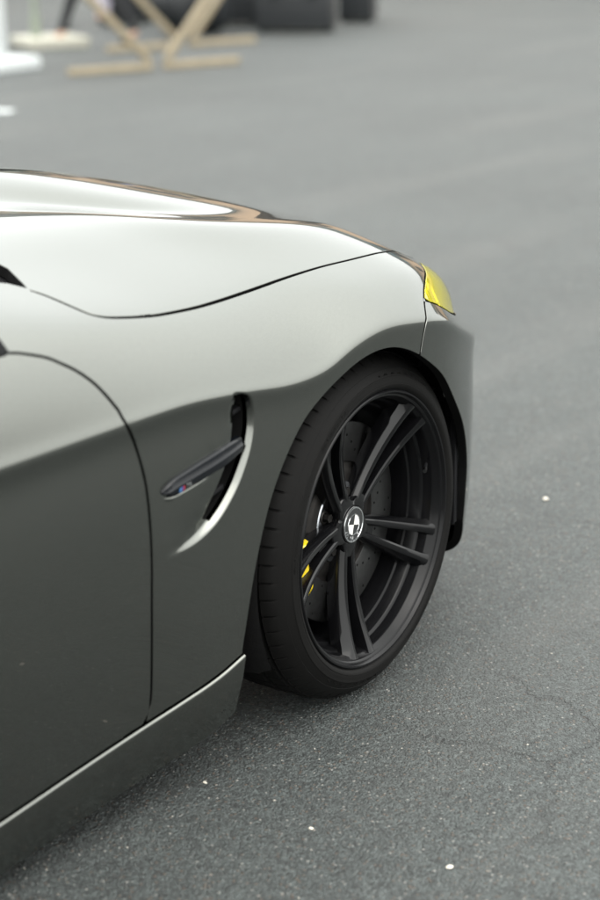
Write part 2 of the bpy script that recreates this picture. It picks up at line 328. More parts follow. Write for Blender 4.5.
def normals(u,t,f):
    e=1.2e-3; g=1.5e-2
    du=f(u+e,t)-f(u-e,t); dt=f(u,np.minimum(t+g,NT))-f(u,np.maximum(t-g,0)); n=np.cross(du,dt); l=np.linalg.norm(n,axis=-1,keepdims=True); return n/np.maximum(l,1e-12)
def inside(P,poly):
    x,y=P[:,0],P[:,1]; c=np.zeros(len(P),bool)
    for (x1,y1),(x2,y2) in zip(poly,np.roll(poly,-1,0)):
        k=((y1>y)!=(y2>y)); 
        if y2!=y1: c^=k&(x<(x2-x1)*(y-y1)/(y2-y1)+x1)
    return c
def pdist(P,poly):
    A=poly; B=np.roll(poly,-1,0); d=B-A; dd=np.maximum((d*d).sum(1),1e-12); r=np.full(len(P),1e9)
    for s in range(0,len(P),2000):
        p=P[s:s+2000,None]; t=np.clip(((p-A)*d).sum(2)/dd,0,1); r[s:s+2000]=np.linalg.norm(p-(A+t[...,None]*d),axis=2).min(1)
    return r
def area2(p): return ((p[:,0]*np.roll(p[:,1],-1))-(np.roll(p[:,0],-1)*p[:,1])).sum()
def inset(poly,d):
    if area2(poly)<0: poly=poly[::-1]
    e=np.roll(poly,-1,0)-poly; l=np.maximum(np.linalg.norm(e,axis=1,keepdims=True),1e-9); e/=l; n=np.stack([-e[:,1],e[:,0]],1)
    m=n+np.roll(n,1,0); c=np.maximum((m*m).sum(1,keepdims=True)/2,.5); return poly+m/c*d
def resample(pts,step,closed=True):
    pts=np.asarray(pts); out=[]
    Q=np.roll(pts,-1,0) if closed else pts[1:]
    for a,b in zip(pts,Q):
        n=max(1,int(round(np.linalg.norm(b-a)/step)))
        for j in range(n): out.append(a+(b-a)*j/n)
    return np.array(out)
def panel(name,outer,m,parent,holes=(),gap=.0034,us=.014,f=S0,extra=None,depth=.018,flange=True,mirror=False,tlines=None,bulge=None):
    """outer / holes: polylines in (u,t). Builds the panel on the master surface with rolled, turned-in edges."""
    def dom(p): p=np.asarray(p,float); return np.stack([p[:,0],t2v(p[:,1])],1)
    O=resample(inset(dom(outer),gap),.009); Hs=[]
    for h in holes:
        q=dom(h); q=q if area2(q)>0 else q[::-1]; Hs.append(resample(q,.005))
    lo_,hi_=O.min(0),O.max(0)
    ul=np.arange(lo_[0]+us/2,hi_[0],us); tv=[]; t=float(v2t(lo_[1])); tv_=lo_[1]
    while tv_<hi_[1]:
        tv.append(tv_); tt=float(v2t(tv_)); tv_+= .0035 if 7.2<tt<9.6 else us
    gu,gv=np.meshgrid(ul,np.array(tv),indexing='ij'); I=np.stack([gu.ravel(),gv.ravel()],1)
    I=I[inside(I,O)]
    if extra is not None: 
        E=dom(extra); E=E[inside(E,O)]; keep=np.ones(len(I),bool)
        for s in range(0,len(I),1000): keep[s:s+1000]=(np.linalg.norm(I[s:s+1000,None]-E[None],axis=2).min(1)>.0035)
        I=np.concatenate([I[keep],E])
    I=I[pdist(I,O)>.0045]
    for h in Hs: I=I[~inside(I,h)]; I=I[pdist(I,h)>.0025]
    pts=[O]+Hs; edges=[]; k=0
    for p in pts: edges+=[(k+i,k+(i+1)%len(p)) for i in range(len(p))]; k+=len(p)
    V=np.concatenate(pts+[I])
    vo,eo,fo,*_=delaunay_2d_cdt([Vector(v) for v in V],edges,[],0,1e-7)
    W=np.array([tuple(v) for v in vo]); F=np.array([tuple(x) for x in fo if len(x)==3])
    cen=W[F].mean(1); k=inside(cen,O)
    for h in Hs: k&=~inside(cen,h)
    F=F[k]; u,t=W[:,0],v2t(W[:,1])
    P=f(u,t); Nn=normals(u,t,f)
    if bulge is not None:
        b=bulge(u,t,pdist(W,O)); Bn=Nn*np.array([1,1,.25]); P=P+Bn*b[:,None]
    a=P[F]; fl=(np.cross(a[:,1]-a[:,0],a[:,2]-a[:,0])*Nn[F].mean(1)).sum(1)<0; F[fl]=F[fl][:,::-1]
    verts=[P]; nor=[Nn]; faces=F.tolist(); hem=[]
    if flange:
        from collections import Counter
        cnt=Counter(); 
        for x in F: 
            for i in range(3): cnt[(x[i],x[(i+1)%3])]+=1
        be=[e for e in cnt if (e[1],e[0]) not in cnt]; nxt={a:b for a,b in be}; prv={b:a for a,b in be}
        ids=list(nxt); idx={v:i for i,v in enumerate(ids)}
        T=np.array([P[nxt[v]]-P[prv.get(v,v)] for v in ids]); T/=np.maximum(np.linalg.norm(T,axis=1,keepdims=True),1e-9)
        nb=Nn[ids]; out=np.cross(T,nb); out/=np.maximum(np.linalg.norm(out,axis=1,keepdims=True),1e-9); pb=P[ids]
        n0=len(P); nbn=len(ids)
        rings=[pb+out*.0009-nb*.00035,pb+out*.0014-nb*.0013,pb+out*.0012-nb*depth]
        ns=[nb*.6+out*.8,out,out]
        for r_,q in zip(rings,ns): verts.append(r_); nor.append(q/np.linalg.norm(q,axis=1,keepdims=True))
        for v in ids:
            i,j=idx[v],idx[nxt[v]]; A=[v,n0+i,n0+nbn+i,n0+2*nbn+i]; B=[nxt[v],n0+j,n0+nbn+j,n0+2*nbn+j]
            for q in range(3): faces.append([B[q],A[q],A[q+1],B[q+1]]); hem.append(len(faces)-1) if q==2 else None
    P=np.concatenate(verts); Nn=np.concatenate(nor)
    if mirror:
        k=len(P); P2=P.copy(); P2[:,1]=2*YC-P2[:,1]; N2=Nn.copy(); N2[:,1]*=-1
        nf=len(faces); hem=hem+[h+nf for h in hem]; faces=faces+[[q+k for q in x[::-1]] for x in faces]; P=np.concatenate([P,P2]); Nn=np.concatenate([Nn,N2])
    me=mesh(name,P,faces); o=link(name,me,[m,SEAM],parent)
    for h in hem: me.polygons[h].material_index=1  # innermost hem ring black instead of body paint, to darken the shut lines
    me.normals_split_custom_set_from_vertices([tuple(x) for x in Nn])
    return o
def mirrored(o,name=None):
    c=o.copy(); COL.objects.link(c); c.scale=(1,-1,1); c.location=(0,2*YC,0); return c
def inv(x,z,u=None,t=None,top=False):
    """(u,t) on the master surface for a given side point (x,z), or (x,y) with top=True."""
    k=1 if top else 2
    u=x if u is None else u; t=(14. if top else 5.) if t is None else t
    for _ in range(40):
        p=S0(u,t); e=1e-4; du=(S0(u+e,t)-p)/e; dt=(S0(u,t+1e-3)-p)/1e-3
        J=np.array([[du[0],dt[0]],[du[k],dt[k]]]); r_=np.array([x-p[0],z-p[k]])
        s=np.clip(np.linalg.solve(J+1e-9*np.eye(2),r_),[-.1,-.6],[.1,.6]); u+=s[0]; t=float(np.clip(t+s[1],.05,NT-.05))
    return float(u),float(t)
car=empty('sports_coupe',(0,0,0))
tag(car,'dark grey metallic sports coupe with black five-twin-spoke wheels and yellow headlights','car')
def spl(key,step=.02):
    p=np.array(SEAMS[key]); q=np.stack([p[:,0],t2v(p[:,1])],1); c=cr_spline(q,step); return np.stack([c[:,0],v2t(c[:,1])],1)
door=spl('door'); hood=spl('hood'); bump=np.array(SEAMS['bump'])
# sill edge (door / fender bottom), just above the skirt
sill=lambda x: pchip([-2.6,-1.6,-1.1,-.95,-.8,-.62,-.52,-.46,-.40],[.120,.124,.136,.147,.164,.186,.204,.218,.238],np.asarray(x,float))
ACX,ACZ,AR=-.030,.330,.3545
arch_xy=[(-.412,sill(-.41)),(-.405,.27)]+[(ACX+AR*math.cos(a)*(1.02 if math.cos(a)<0 else 1.),ACZ+AR*math.sin(a)) for a in np.linspace(R(176),R(-1),70)]
_a=np.array([tuple(inv(-.405,.236,t=3.))]+[tuple(q) for q in SEAMS['arch']]); _a=cr_spline(np.stack([_a[:,0],t2v(_a[:,1])],1),.009); arch=[(float(a),float(v2t(b))) for a,b in _a]
arch_f=[]
# where the bumper seam meets the arch
ja=min(range(len(arch)),key=lambda i:abs(arch[i][0]-.097)+(10 if i<20 else 0))
bs=[(.415,11.30),(.385,11.22),(.335,11.06),(.271,10.80),(.214,10.40),(.173,9.92),(.144,9.36),(.124,8.62),(.110,7.75),arch[ja]]
_q=np.array(bs); _q=np.stack([_q[:,0],t2v(_q[:,1])],1); _q=cr_spline(_q,.01); bs=np.stack([_q[:,0],v2t(_q[:,1])],1)
# ---- fender
hl=np.concatenate([hood[(hood[:,0]<.33)],[(.365,11.68),(.40,11.45)]])
tail=[inv(-.72,.245,t=13.,top=True),inv(-.76,.225,t=13.,top=True),inv(-.82,.19,t=13.,top=True),(-.95,12.3),(-.97,11.6),(-.90,11.35)]
doorF=door[::-1]  # from upper rear tail down to sill
sillF=[inv(x,sill(x),t=3.) for x in np.arange(-.60,-.41,.03)]
fender=list(doorF[:-3])+[tuple(inv(-.622,sill(-.622),t=3.))]+sillF+arch[:ja+1]+list(bs[::-1][1:])+list(hl[::-1])+tail
_k=np.argmin(abs(LIPs-.085)); _e=np.argmin(abs(LIPs-.735)); _pts=[]
for i in range(_k,_e,2):
    d=LIPC[i+1]-LIPC[i-1]; d/=np.linalg.norm(d); _pts.append(LIPC[i]+np.array([d[1],-d[0]])*.0072)
_tt=np.linspace(3.5,9,300)
def side_t(x,z): return np.array([np.interp(zz,S0(np.full(300,xx),_tt)[:,2],_tt) for xx,zz in zip(x,z)])
_pts=np.array(_pts); _pts=np.stack([_pts[:,0],side_t(_pts[:,0],_pts[:,1])],1)
gill=[tuple(q) for q in _pts]+[tuple(q) for q in SEAMS['gill'][9:16]]
lip_extra=[]
for i in range(0,len(LIPC),1):
    d=LIPC[min(i+1,len(LIPC)-1)]-LIPC[max(i-1,0)]; d/=np.linalg.norm(d); n_=np.array([d[1],-d[0]])
    for k in (-.002,.0002,.002,.0038,.0056,.0075,.0093,.012):
        q=LIPC[i]+n_*k; lip_extra.append(q)
lip_extra=np.array(lip_extra)
# nearest t for each (x,z): side rows are monotone in z
_tt=np.linspace(3.5,9,300)
def side_t(x,z): return np.array([np.interp(zz,S0(np.full(300,xx),_tt)[:,2],_tt) for xx,zz in zip(x,z)])
lip_extra=np.stack([lip_extra[:,0],side_t(lip_extra[:,0],lip_extra[:,1])],1)
F1=panel('front_fender',fender,PAINT,car,holes=[gill],f=Sd,extra=lip_extra); mirrored(F1)
# ---- door
sillD=[inv(x,sill(x),t=3.) for x in np.arange(-.625,-1.96,-.05)]
dtop=[(-.93,11.45),(-1.2,11.6),(-1.6,11.75),(-1.95,11.85)]
doorp=list(door[2:])+[(-.86,11.28)]+dtop+[(-1.985,9.),(-1.97,6.)]+sillD[::-1]
D1=panel('door',doorp,PAINT,car); mirrored(D1)
# ---- hood
hrear=[*[inv(a,b,t=13.,top=True) for a,b in ((-.660,.213),(-.648,.230),(-.625,.270),(-.594,.333),(-.585,.45),(-.58,.65),(-.575,.90))],(-.575,NT)]
hf=[(u,tt) for u,tt in zip(np.linspace(.37,U1-.02,24),np.interp(np.linspace(.37,U1-.02,24),[.37,.42,.5,.6,.9,1.4],[11.68,11.36,11.2,11.12,11.2,11.9]))]
hoodp=hrear[::-1]+list(hood[(hood[:,0]>-.668)&(hood[:,0]<.34)])+hf+[(U1-.02,NT)]
H1=panel('hood',hoodp,PAINT,car,mirror=True,us=.016,gap=.0072)
# ---- bumper (wraps the nose), lamp, rear quarter
lb=[(.168,9.80),(.19,9.72),(.25,9.60),(.31,9.58),(.42,9.70),(.6,9.85),(.86,9.95)]
bumpp=list(bs[np.argmin(abs(bs[:,1]-9.9)):])+arch[ja+1:]+arch_f+[(.47,1.2),(U1,1.2),(U1,11.75),(.92,11.2),(.90,10.6)]+lb[::-1]
B1=panel('front_bumper',bumpp,PAINT,car,mirror=True,us=.02)
lampp=[b for b in bs if b[1]>9.9 and b[1]<11.25]+lb[1:]+[(.89,10.6),(.88,11.1)]+[(u,float(np.interp(u,[.42,.5,.6,.9],[11.26,11.1,11.0,11.04]))) for u in np.linspace(.85,.425,14)]
def lens_mat():
    m=bpy.data.materials.new('yellow_lamp_film'); m.use_nodes=True; n=m.node_tree; n.nodes.clear()
    o=n.nodes.new('ShaderNodeOutputMaterial'); t=n.nodes.new('ShaderNodeBsdfTransparent'); t.inputs[0].default_value=(.95,.86,.05,1)
    d=n.nodes.new('ShaderNodeBsdfDiffuse'); d.inputs[0].default_value=(.86,.77,.02,1); g=n.nodes.new('ShaderNodeBsdfGlossy'); g.inputs['Roughness'].default_value=.03
    m1=n.nodes.new('ShaderNodeMixShader'); m1.inputs[0].default_value=.34; m2=n.nodes.new('ShaderNodeMixShader'); fr=n.nodes.new('ShaderNodeFresnel'); fr.inputs[0].default_value=1.38
    tc=n.nodes.new('ShaderNodeTexCoord'); no=n.nodes.new('ShaderNodeTexNoise'); no.inputs['Scale'].default_value=60; n.links.new(tc.outputs['Object'],no.inputs['Vector'])
    bp=n.nodes.new('ShaderNodeBump'); bp.inputs['Strength'].default_value=.05; bp.inputs['Distance'].default_value=.001; n.links.new(no.outputs['Fac'],bp.inputs['Height']); n.links.new(bp.outputs[0],g.inputs['Normal'])
    n.links.new(t.outputs[0],m1.inputs[1]); n.links.new(d.outputs[0],m1.inputs[2]); n.links.new(m1.outputs[0],m2.inputs[1]); n.links.new(g.outputs[0],m2.inputs[2]); n.links.new(fr.outputs[0],m2.inputs[0]); n.links.new(m2.outputs[0],o.inputs[0])
    return m
LENS=lens_mat()
def lamp_bulge(u,t,d):
    s=np.clip((u-.22)/.3,0,1); s=s*s*(3-2*s); return .012*s*np.clip(d/.03,0,1)**.6*np.clip((t-9.55)/.5,0,1)
L1=panel('headlight',lampp,LENS,car,bulge=lamp_bulge,us=.012); mirrored(L1)
def S_in(dep):
    return lambda u,t: S0(u,t)-nrm0(u,t)*dep
h_=panel('lamp_housing',[(u,t) for u,t in lampp],mat('lamp_housing_chrome',(.6,.6,.58),.2,metal=.9),L1,f=S_in(.035),gap=.004,flange=False,us=.02)
for k,(uu,tt,rr) in enumerate(((.42,10.45,.036),(.58,10.6,.045))):
    p=S0(np.array(uu),np.array(tt)); n_=nrm0(np.array(uu),np.array(tt)); bm=bmesh.new(); lathe_bm(bm,[(-.02,.4*rr),(.0,.75*rr),(.018,rr),(.021,rr*1.08),(.012,rr*1.12)],28)
    bmesh.ops.transform(bm,matrix=Matrix.Translation(Vector(p-n_*.040))@Vector((0,-1,0)).rotation_difference(Vector(n_)).to_matrix().to_4x4(),verts=bm.verts)
    bmobj('lamp_ring',bm,CHROME,L1)
for k in range(6):
    uu=.20+.035*k; p=S0(np.array(uu),np.array(10.05-.06*k)); n_=nrm0(np.array(uu),np.array(10.)); bm=bmesh.new(); boxbm(bm,p-n_*.016,(.030,.004,.006),Matrix.Rotation(R(32),3,'Z')@Matrix.Rotation(R(-28),3,'Y')); bmobj('lamp_fin',bm,BLACK,L1)
qarch=[]
for a in np.linspace(R(178),R(2),50):
    qarch.append(inv(-2.812+.358*math.cos(a),.33+.358*math.sin(a),t=4+4*math.sin(a)))
quarter=[inv(-3.25,.22,t=3.)]+[inv(x,.22,t=3.) for x in np.arange(-3.2,-3.17,.05)]+qarch+[inv(x,sill(x),t=3.) for x in (-2.40,-2.2,-2.0)]+[(-1.97,6.),(-1.985,9.),(-1.95,11.85),(-2.6,12.),(-3.2,12.),(-3.9,12.),(-3.95,9.),(-3.93,3.)]
Q1=panel('rear_quarter',quarter,PAINT,car,us=.03); mirrored(Q1)
panel('boot_lid',[(-3.95,12.05),(-3.95,NT),(-3.15,NT),(-3.15,12.05)],PAINT,car,mirror=True,us=.05)
# black strips added behind the shut lines to stand in for shade
def strip(name,rows_,m,parent,smooth=True):
    rows_=[np.asarray(r_,float) for r_ in rows_]; n=len(rows_[0]); V=np.concatenate(rows_); Fc=[]
    for i in range(len(rows_)-1):
        for j in range(n-1): Fc.append((i*n+j,i*n+j+1,(i+1)*n+j+1,(i+1)*n+j))
    return link(name,mesh(name,V,Fc),m,parent,smooth)
def ribbon(name,uvs,wid,dep,m=SEAM):
    q=np.array(uvs); v=np.stack([q[:,0],t2v(q[:,1])],1); d=np.gradient(v,axis=0); d/=np.maximum(np.linalg.norm(d,axis=1,keepdims=True),1e-9); n_=np.stack([-d[:,1],d[:,0]],1)
    f=S_in(dep); rows_=[]
    for s in (-1,1):
        e=v+n_*wid/2*s; rows_.append(f(e[:,0],v2t(e[:,1])))
    o=strip(name,rows_,m,car); c=mirrored(o); return o
ribbon('door_gap_blackout',door,.03,.019); ribbon('hood_gap_blackout',hood[4:],.03,.019); ribbon('bumper_gap_blackout',bs[:-3],.026,.019)
# ---- side skirt: ledge on top, leaning face, turned under
skx=np.concatenate([np.arange(-2.42,-.5,.06),np.arange(-.5,-.398,.012)])
def skirt_sec(x):
    p=S0(np.full(1,x),np.array([inv(x,float(sill(x)),t=3.)[1]]))[0]; y0=p[1]; zt=float(sill(x))-.0045
    zt+=.003; k=1-.10*min(1,max(0,(-.42-x)/.55)); fl=.010*min(1,max(0,(-.45-x)/.5))
    return [(x,y0+.030,zt-.002),(x,y0+.001,zt-.0002),(x,y0-.0020,zt-.0008),(x,y0-.0034,zt-.0022),(x,y0-.0040,zt-.0042),(x,y0-.0034,zt-.009),(x,y0+.003-fl*.3,zt-.045*k),(x,y0+.012-fl*.4,zt-.078*k),(x,y0+.0195-fl*.2,zt-.104*k),(x,y0+.0215,zt-.1135*k),(x,y0+.034,zt-.1165*k),(x,y0+.16,zt-.118*k)]
secs=[skirt_sec(x) for x in skx]
SK=strip('side_skirt',secs,PAINT,car)
ec=secs[-1]; bm=bmesh.new(); bm.from_mesh(SK.data); bm.verts.ensure_lookup_table(); k0=len(bm.verts)-len(ec); bm.faces.new([bm.verts[k0+i] for i in range(len(ec))]); bmesh.ops.recalc_face_normals(bm,faces=bm.faces); bm.to_mesh(SK.data); bm.free(); sharp(SK.data,R(50)); SK.data.polygons.foreach_set('use_smooth',[True]*len(SK.data.polygons))
mirrored(SK)
# ---- cowl, glass and roof
cow=[]
for yy in np.linspace(.16,YC,16):
    u0=-.60 if yy>.4 else -.60-.07*(1-(yy-.16)/.24); row=[]
    zt=float(S0(np.array(-.62),np.array(inv(-.62,yy,t=13.,top=True)[1]))[2])
    row=[(u0+.04,yy,zt-.026),(u0-.05,yy,zt-.022),(u0-.14,yy,zt-.014),(u0-.21,yy,zt+.010)]
    cow.append(row)
CW=strip('windscreen_cowl',cow,BLACK,car); mirrored(CW)
def roofz(y): return 1.372-.05*((YC-y)/.6)**2
ws=[]
for s in np.linspace(0,1,12):
    row=[]
    for yy in np.linspace(.20+.16*s,YC,12):
        b=np.array((-.80+.08*((yy-.2)/.735),yy,.925+.06*((yy-.2)/.735))); tp=np.array((-1.50+.06*((yy-.36)/.575 if yy>.36 else 0),yy,roofz(yy)-.03)); q=b+(tp-b)*s; q[2]+=.05*math.sin(math.pi*s); row.append(q)
    ws.append(row)
WS=strip('windscreen',ws,GLASS,car); mirrored(WS)
rails=np.array([(-.86,.15,.905),(-1.1,.215,1.09),(-1.4,.30,1.255),(-1.7,.335,1.325),(-2.1,.345,1.335),(-2.5,.33,1.27),(-2.9,.29,1.13),(-3.25,.22,.985)])
rails=cr_spline(rails,.05); belt=np.stack([rails[:,0],np.interp(rails[:,0],[-3.3,-2.,-.9],[.10,.095,.085]),np.interp(rails[:,0],[-3.3,-2.,-1.2,-.86],[.985,.925,.905,.893])],1)
SW=strip('side_window',[belt+(rails-belt)*s-np.array([0,.02*math.sin(math.pi*s),0]) for s in np.linspace(0,1,8)],GLASS,car); mirrored(SW)
rin=rails+np.array([0,.075,.012])
PL=strip('roof_pillar',[rails,rails+np.array([0,.01,.018]),rails+np.array([0,.035,.026]),rin],PAINT,car); mirrored(PL)
mid=rin[(rin[:,0]<-1.38)&(rin[:,0]>-2.55)]
RF=strip('roof',[np.stack([mid[:,0],mid[:,1]+(YC-mid[:,1])*s,mid[:,2]+(1.383-.12*np.clip((-2.0-mid[:,0]),0,1)**1.5-mid[:,2])*math.sin(math.pi/2*s)],1) for s in np.linspace(0,1,10)],PAINT,car); mirrored(RF)
bk=rin[rin[:,0]<=-2.5]
RW=strip('rear_window',[np.stack([bk[:,0],bk[:,1]+(YC-bk[:,1])*s,bk[:,2]+.03*math.sin(math.pi/2*s)],1) for s in np.linspace(0,1,8)],GLASS,car); mirrored(RW)
# door mirror: foot on the door corner and the housing out beyond the frame
bm=bmesh.new(); 
for P_ in ([(-.845,.064,.842),(-.868,.058,.868),(-.95,.060,.905),(-.99,.065,.872),(-.93,.055,.846)],):
    A=[bm.verts.new(p) for p in P_]; B=[bm.verts.new((p[0]-.004,p[1]+.05,p[2]+.008)) for p in P_]
    bm.faces.new(A); bm.faces.new(B[::-1])
    for i in range(5): bm.faces.new((A[i],B[i],B[(i+1)%5],A[(i+1)%5]))
mf=bmobj('mirror_foot',bm,GLOSSB,car,bevel=.003); mirrored(mf)
bm=bmesh.new(); bmesh.ops.create_uvsphere(bm,u_segments=24,v_segments=14,radius=1)
for v in bm.verts:
    c=v.co; c.x=c.x*(.05 if c.x>0 else .03); c.y*=.115; c.z*=.075
bmesh.ops.translate(bm,vec=(-1.27,-.10,1.0),verts=bm.verts); tube_bm(bm,[(-1.05,.06,.885),(-1.15,0,.92),(-1.24,-.05,.97)],[.03,.025,.025],12)
mh=bmobj('door_mirror',bm,GLOSSB,car); mirrored(mh)
# tail cap, underbody
us_=np.full(40,-3.95); tcap=S0(us_,np.linspace(2.5,NT,40)); capi=np.stack([np.full(40,-3.98),np.full(40,YC),tcap[:,2]],1)
TC=strip('rear_bumper',[tcap,tcap*np.array([1,.5,1])+capi*np.array([0,.5,0])+np.array([-.06,0,0]),capi-np.array([.05,0,0])],PAINT,car); mirrored(TC)
bm=bmesh.new(); boxbm(bm,(-3.993,.42,.76),(.03,.36,.10)); tl=bmobj('tail_lamp',bm,TAIL,car,bevel=.012); mirrored(tl)
bm=bmesh.new(); boxbm(bm,(-1.40,YC,.175),(1.92,1.62,.05)); boxbm(bm,(.56,YC,.155),(.25,1.2,.03)); boxbm(bm,(-3.5,YC,.26),(.7,1.5,.05)); boxbm(bm,(0,YC,.40),(.95,1.0,.5)); boxbm(bm,(-2.8,YC,.40),(.95,1.0,.4)); bmobj('underbody',bm,BLACK,car,bevel=.006)
# kidney grilles on the nose
for s in (-1,1):
    bm=bmesh.new(); boxbm(bm,(.775,YC+s*.14,.60),(.05,.23,.17)); kg=bmobj('kidney_grille',bm,CHROME,car,bevel=.025,seg=3)
    for k in range(7):
        bm=bmesh.new(); boxbm(bm,(.798,YC+s*.14-.085+k*.0285,.60),(.016,.010,.13)); bmobj('grille_bar',bm,GLOSSB,kg,bevel=.002)
# ---- wheel arch liners
def liner(cx,r,parent,name='arch_liner',ylo=.022,front=True):
    rows_=[]
    for yy,rr in ((ylo,r-.012),(ylo+.02,r+.004),(ylo+.06,r+.012),(.40,r+.012),(.42,.10)):
        rows_.append([(cx+rr*math.cos(a),yy+(.075*max(0,math.cos(a))**2 if (front and yy<.1) else 0),.33+rr*math.sin(a)) for a in np.linspace(R(-26),R(206),60)])
    o=strip(name,rows_,LINER,parent); return o
LN=liner(-.006,.366,car); mirrored(LN); LR=liner(-2.812,.354,car,front=False); mirrored(LR)
# ribs and fixings on the liner ahead of the tyre
for a in (18,30,42,55):
    bm=bmesh.new(); ca,sa=math.cos(R(a)),math.sin(R(a)); boxbm(bm,(-.006+.366*ca,.21,.33+.366*sa),(.012,.20,.010),Matrix.Rotation(-R(a),3,'Y')); bmobj('liner_rib',bm,BLACK,LN,bevel=.003)
for a,yy in ((24,.125),(37,.115),(49,.10)):
    bm=bmesh.new(); lathe_bm(bm,[(0,.0105),(.003,.0100),(.005,.006)],16,cap=True)
    ca,sa=math.cos(R(a)),math.sin(R(a)); bmesh.ops.transform(bm,matrix=Matrix.Translation((-.006+.366*ca,yy+.02,.33+.366*sa))@Vector((0,-1,0)).rotation_difference(Vector((-ca,0,-sa))).to_matrix().to_4x4(),verts=bm.verts)
    bmobj('liner_clip',bm,DSTEEL,LN)
# air duct outlet at the front of the arch: a tall slot with a thin yellow edge
bm=bmesh.new(); boxbm(bm,(.374,.130,.350),(.012,.075,.26)); dk=bmobj('air_duct_outlet',bm,BLACK,car,bevel=.004)
bm=bmesh.new(); boxbm(bm,(.3668,.116,.365),(.006,.022,.160)); bmobj('duct_slot',bm,SEAM,dk,bevel=.002)
bm=bmesh.new(); boxbm(bm,(.3655,.1300,.365),(.006,.0030,.163)); bmobj('duct_edge',bm,mat('olive_yellow_edge',(.20,.17,.02),.5),dk,bevel=.0006)
bm=bmesh.new(); boxbm(bm,(.41,.135,.212),(.05,.060,.012)); bmobj('bumper_corner_pad',bm,BLACK,car,bevel=.006)
# ---- air gill behind the wheel arch
gp=np.array(gill); gu=resample(np.stack([gp[:,0],t2v(gp[:,1])],1),.006); gt=v2t(gu[:,1]); gP=Sd(gu[:,0],gt); gN=nrm0(gu[:,0],gt); gc=gP.mean(0)
rows_=[gP-gN*.010,gP-gN*.012+(gc-gP)*.04,gP-gN*.03+(gc-gP)*.10,np.repeat((gc-np.array([0,-.034,0]))[None],len(gP),0)*.0+ (gP-gN*.034+(gc-gP)*.35)]
rows_=[np.concatenate([r_,r_[:1]]) for r_ in rows_]
gl=strip('air_gill',rows_,SEAM,car)
bk_=mesh('gill_back',rows_[-1][:-1],[list(range(len(gP)))]); link('gill_back',bk_,SEAM,gl,False)
for zf in (.655,.535):
    xm=np.interp(zf,LIP[::-1][3:,1],LIP[::-1][3:,0])-.030
    bm=bmesh.new(); boxbm(bm,(xm+.004,.034,zf),(.032,.016,.008),Matrix.Rotation(R(-12),3,'Y')); bmobj('gill_fin',bm,BLACK,gl,bevel=.002)
# blade
bt=cr_spline(np.array([(-.600,.5805),(-.575,.592),(-.545,.5985),(-.494,.608),(-.442,.615),(-.402,.6155)]),.012)
bb=cr_spline(np.array([(-.594,.5675),(-.578,.5665),(-.545,.5695),(-.494,.575),(-.442,.583),(-.402,.590)]),.012)
n=min(len(bt),len(bb)); bt=bt[np.linspace(0,len(bt)-1,26).round().astype(int)]; bb=bb[np.linspace(0,len(bb)-1,26).round().astype(int)]
rows_=[]
for i in range(26):
    (x1,z1),(x0,z0)=bt[i],bb[i]; xm,zm=(x0+x1)/2,(z0+z1)/2; tq=float(side_t([xm],[zm])[0]); ys=float(Sd(np.array(xm),np.array(tq))[1]); h=(z1-z0)/2
    s=i/25; cap=math.sqrt(max(0,1-(1-min(1,s/.06))**2)); sec=[]
    th_=.0105*(.35+.65*cap)
    for a,b in ((-1.,-.2),(-.96,.5),(-.75,.82),(-.20,.98),(.0,1.0),(.16,.84),(.26,.78),(.78,.66),(.96,.40),(1.,-.4)):
        sec.append((xm+(x1-x0)/2*a,ys-th_*b,zm+h*a*(.55+.45*cap)))
    rows_.append(sec)
bl=strip('gill_blade',rows_,DCHROME,car); 
bm=bmesh.new(); bm.from_mesh(bl.data); bm.verts.ensure_lookup_table(); bm.faces.new([bm.verts[i] for i in range(10)]); bmesh.ops.recalc_face_normals(bm,faces=bm.faces); bm.to_mesh(bl.data); bm.free(); sharp(bl.data,R(18)); bl.data.polygons.foreach_set('use_smooth',[True]*len(bl.data.polygons))
# painted ledge under the blade
lr=[]
for x in np.linspace(-.592,-.478,20):
    z=np.interp(x,bb[:,0],bb[:,1]); tq=float(side_t([x],[z-.006])[0]); ys=float(Sd(np.array(x),np.array(tq))[1]); w_=math.sin(math.pi*min(1,max(.02,(-.478-x)/.10)*.5)) if x>-.578 else max(.05,(x+.592)/.014)
    w_=min(1,w_); lr.append([(x,ys+.004,z+.001),(x,ys-.0045*w_,z-.0015),(x,ys-.0062*w_,z-.0035),(x,ys-.0058*w_,z-.0062),(x,ys+.002,z-.011)])
strip('blade_ledge',lr,PAINT,car)
# the small badge on the blade: three stripes and letters
def bpt(x,dz): 
    z=np.interp(x,bb[:,0],(bb[:,1]+bt[:,1])/2)-.006+dz; tq=float(side_t([x],[z])[0]); return Vector((x,float(Sd(np.array(x),np.array(tq))[1])-.0104,z))
for i,mm in enumerate((LBLUE,BLUE,RED)):
    p=bpt(-.566+.0036*i,0); bm=bmesh.new(); vs=boxbm(bm,p,(.0032,.002,.0065)); 
    for v in bm.verts: v.co.x+=(v.co.z-p.z)*.35
    bmobj('badge_stripe',bm,mm,bl)
def text_mesh(s,size,ext=.0006):
    c=bpy.data.curves.new('txt','FONT'); c.body=s; c.size=size; c.extrude=ext; c.align_x='CENTER'; c.align_y='CENTER'; o=bpy.data.objects.new('txt',c); COL.objects.link(o)
    dg=bpy.context.evaluated_depsgraph_get(); me=bpy.data.meshes.new_from_object(o.evaluated_get(dg)); bpy.data.objects.remove(o); return me
tm=text_mesh('M4',.009); tm.transform(Matrix.Translation(bpt(-.547,.001))@Matrix.Rotation(R(90),4,'X')); tm.materials.clear(); link('badge_letters',tm,CHROME,bl,False)
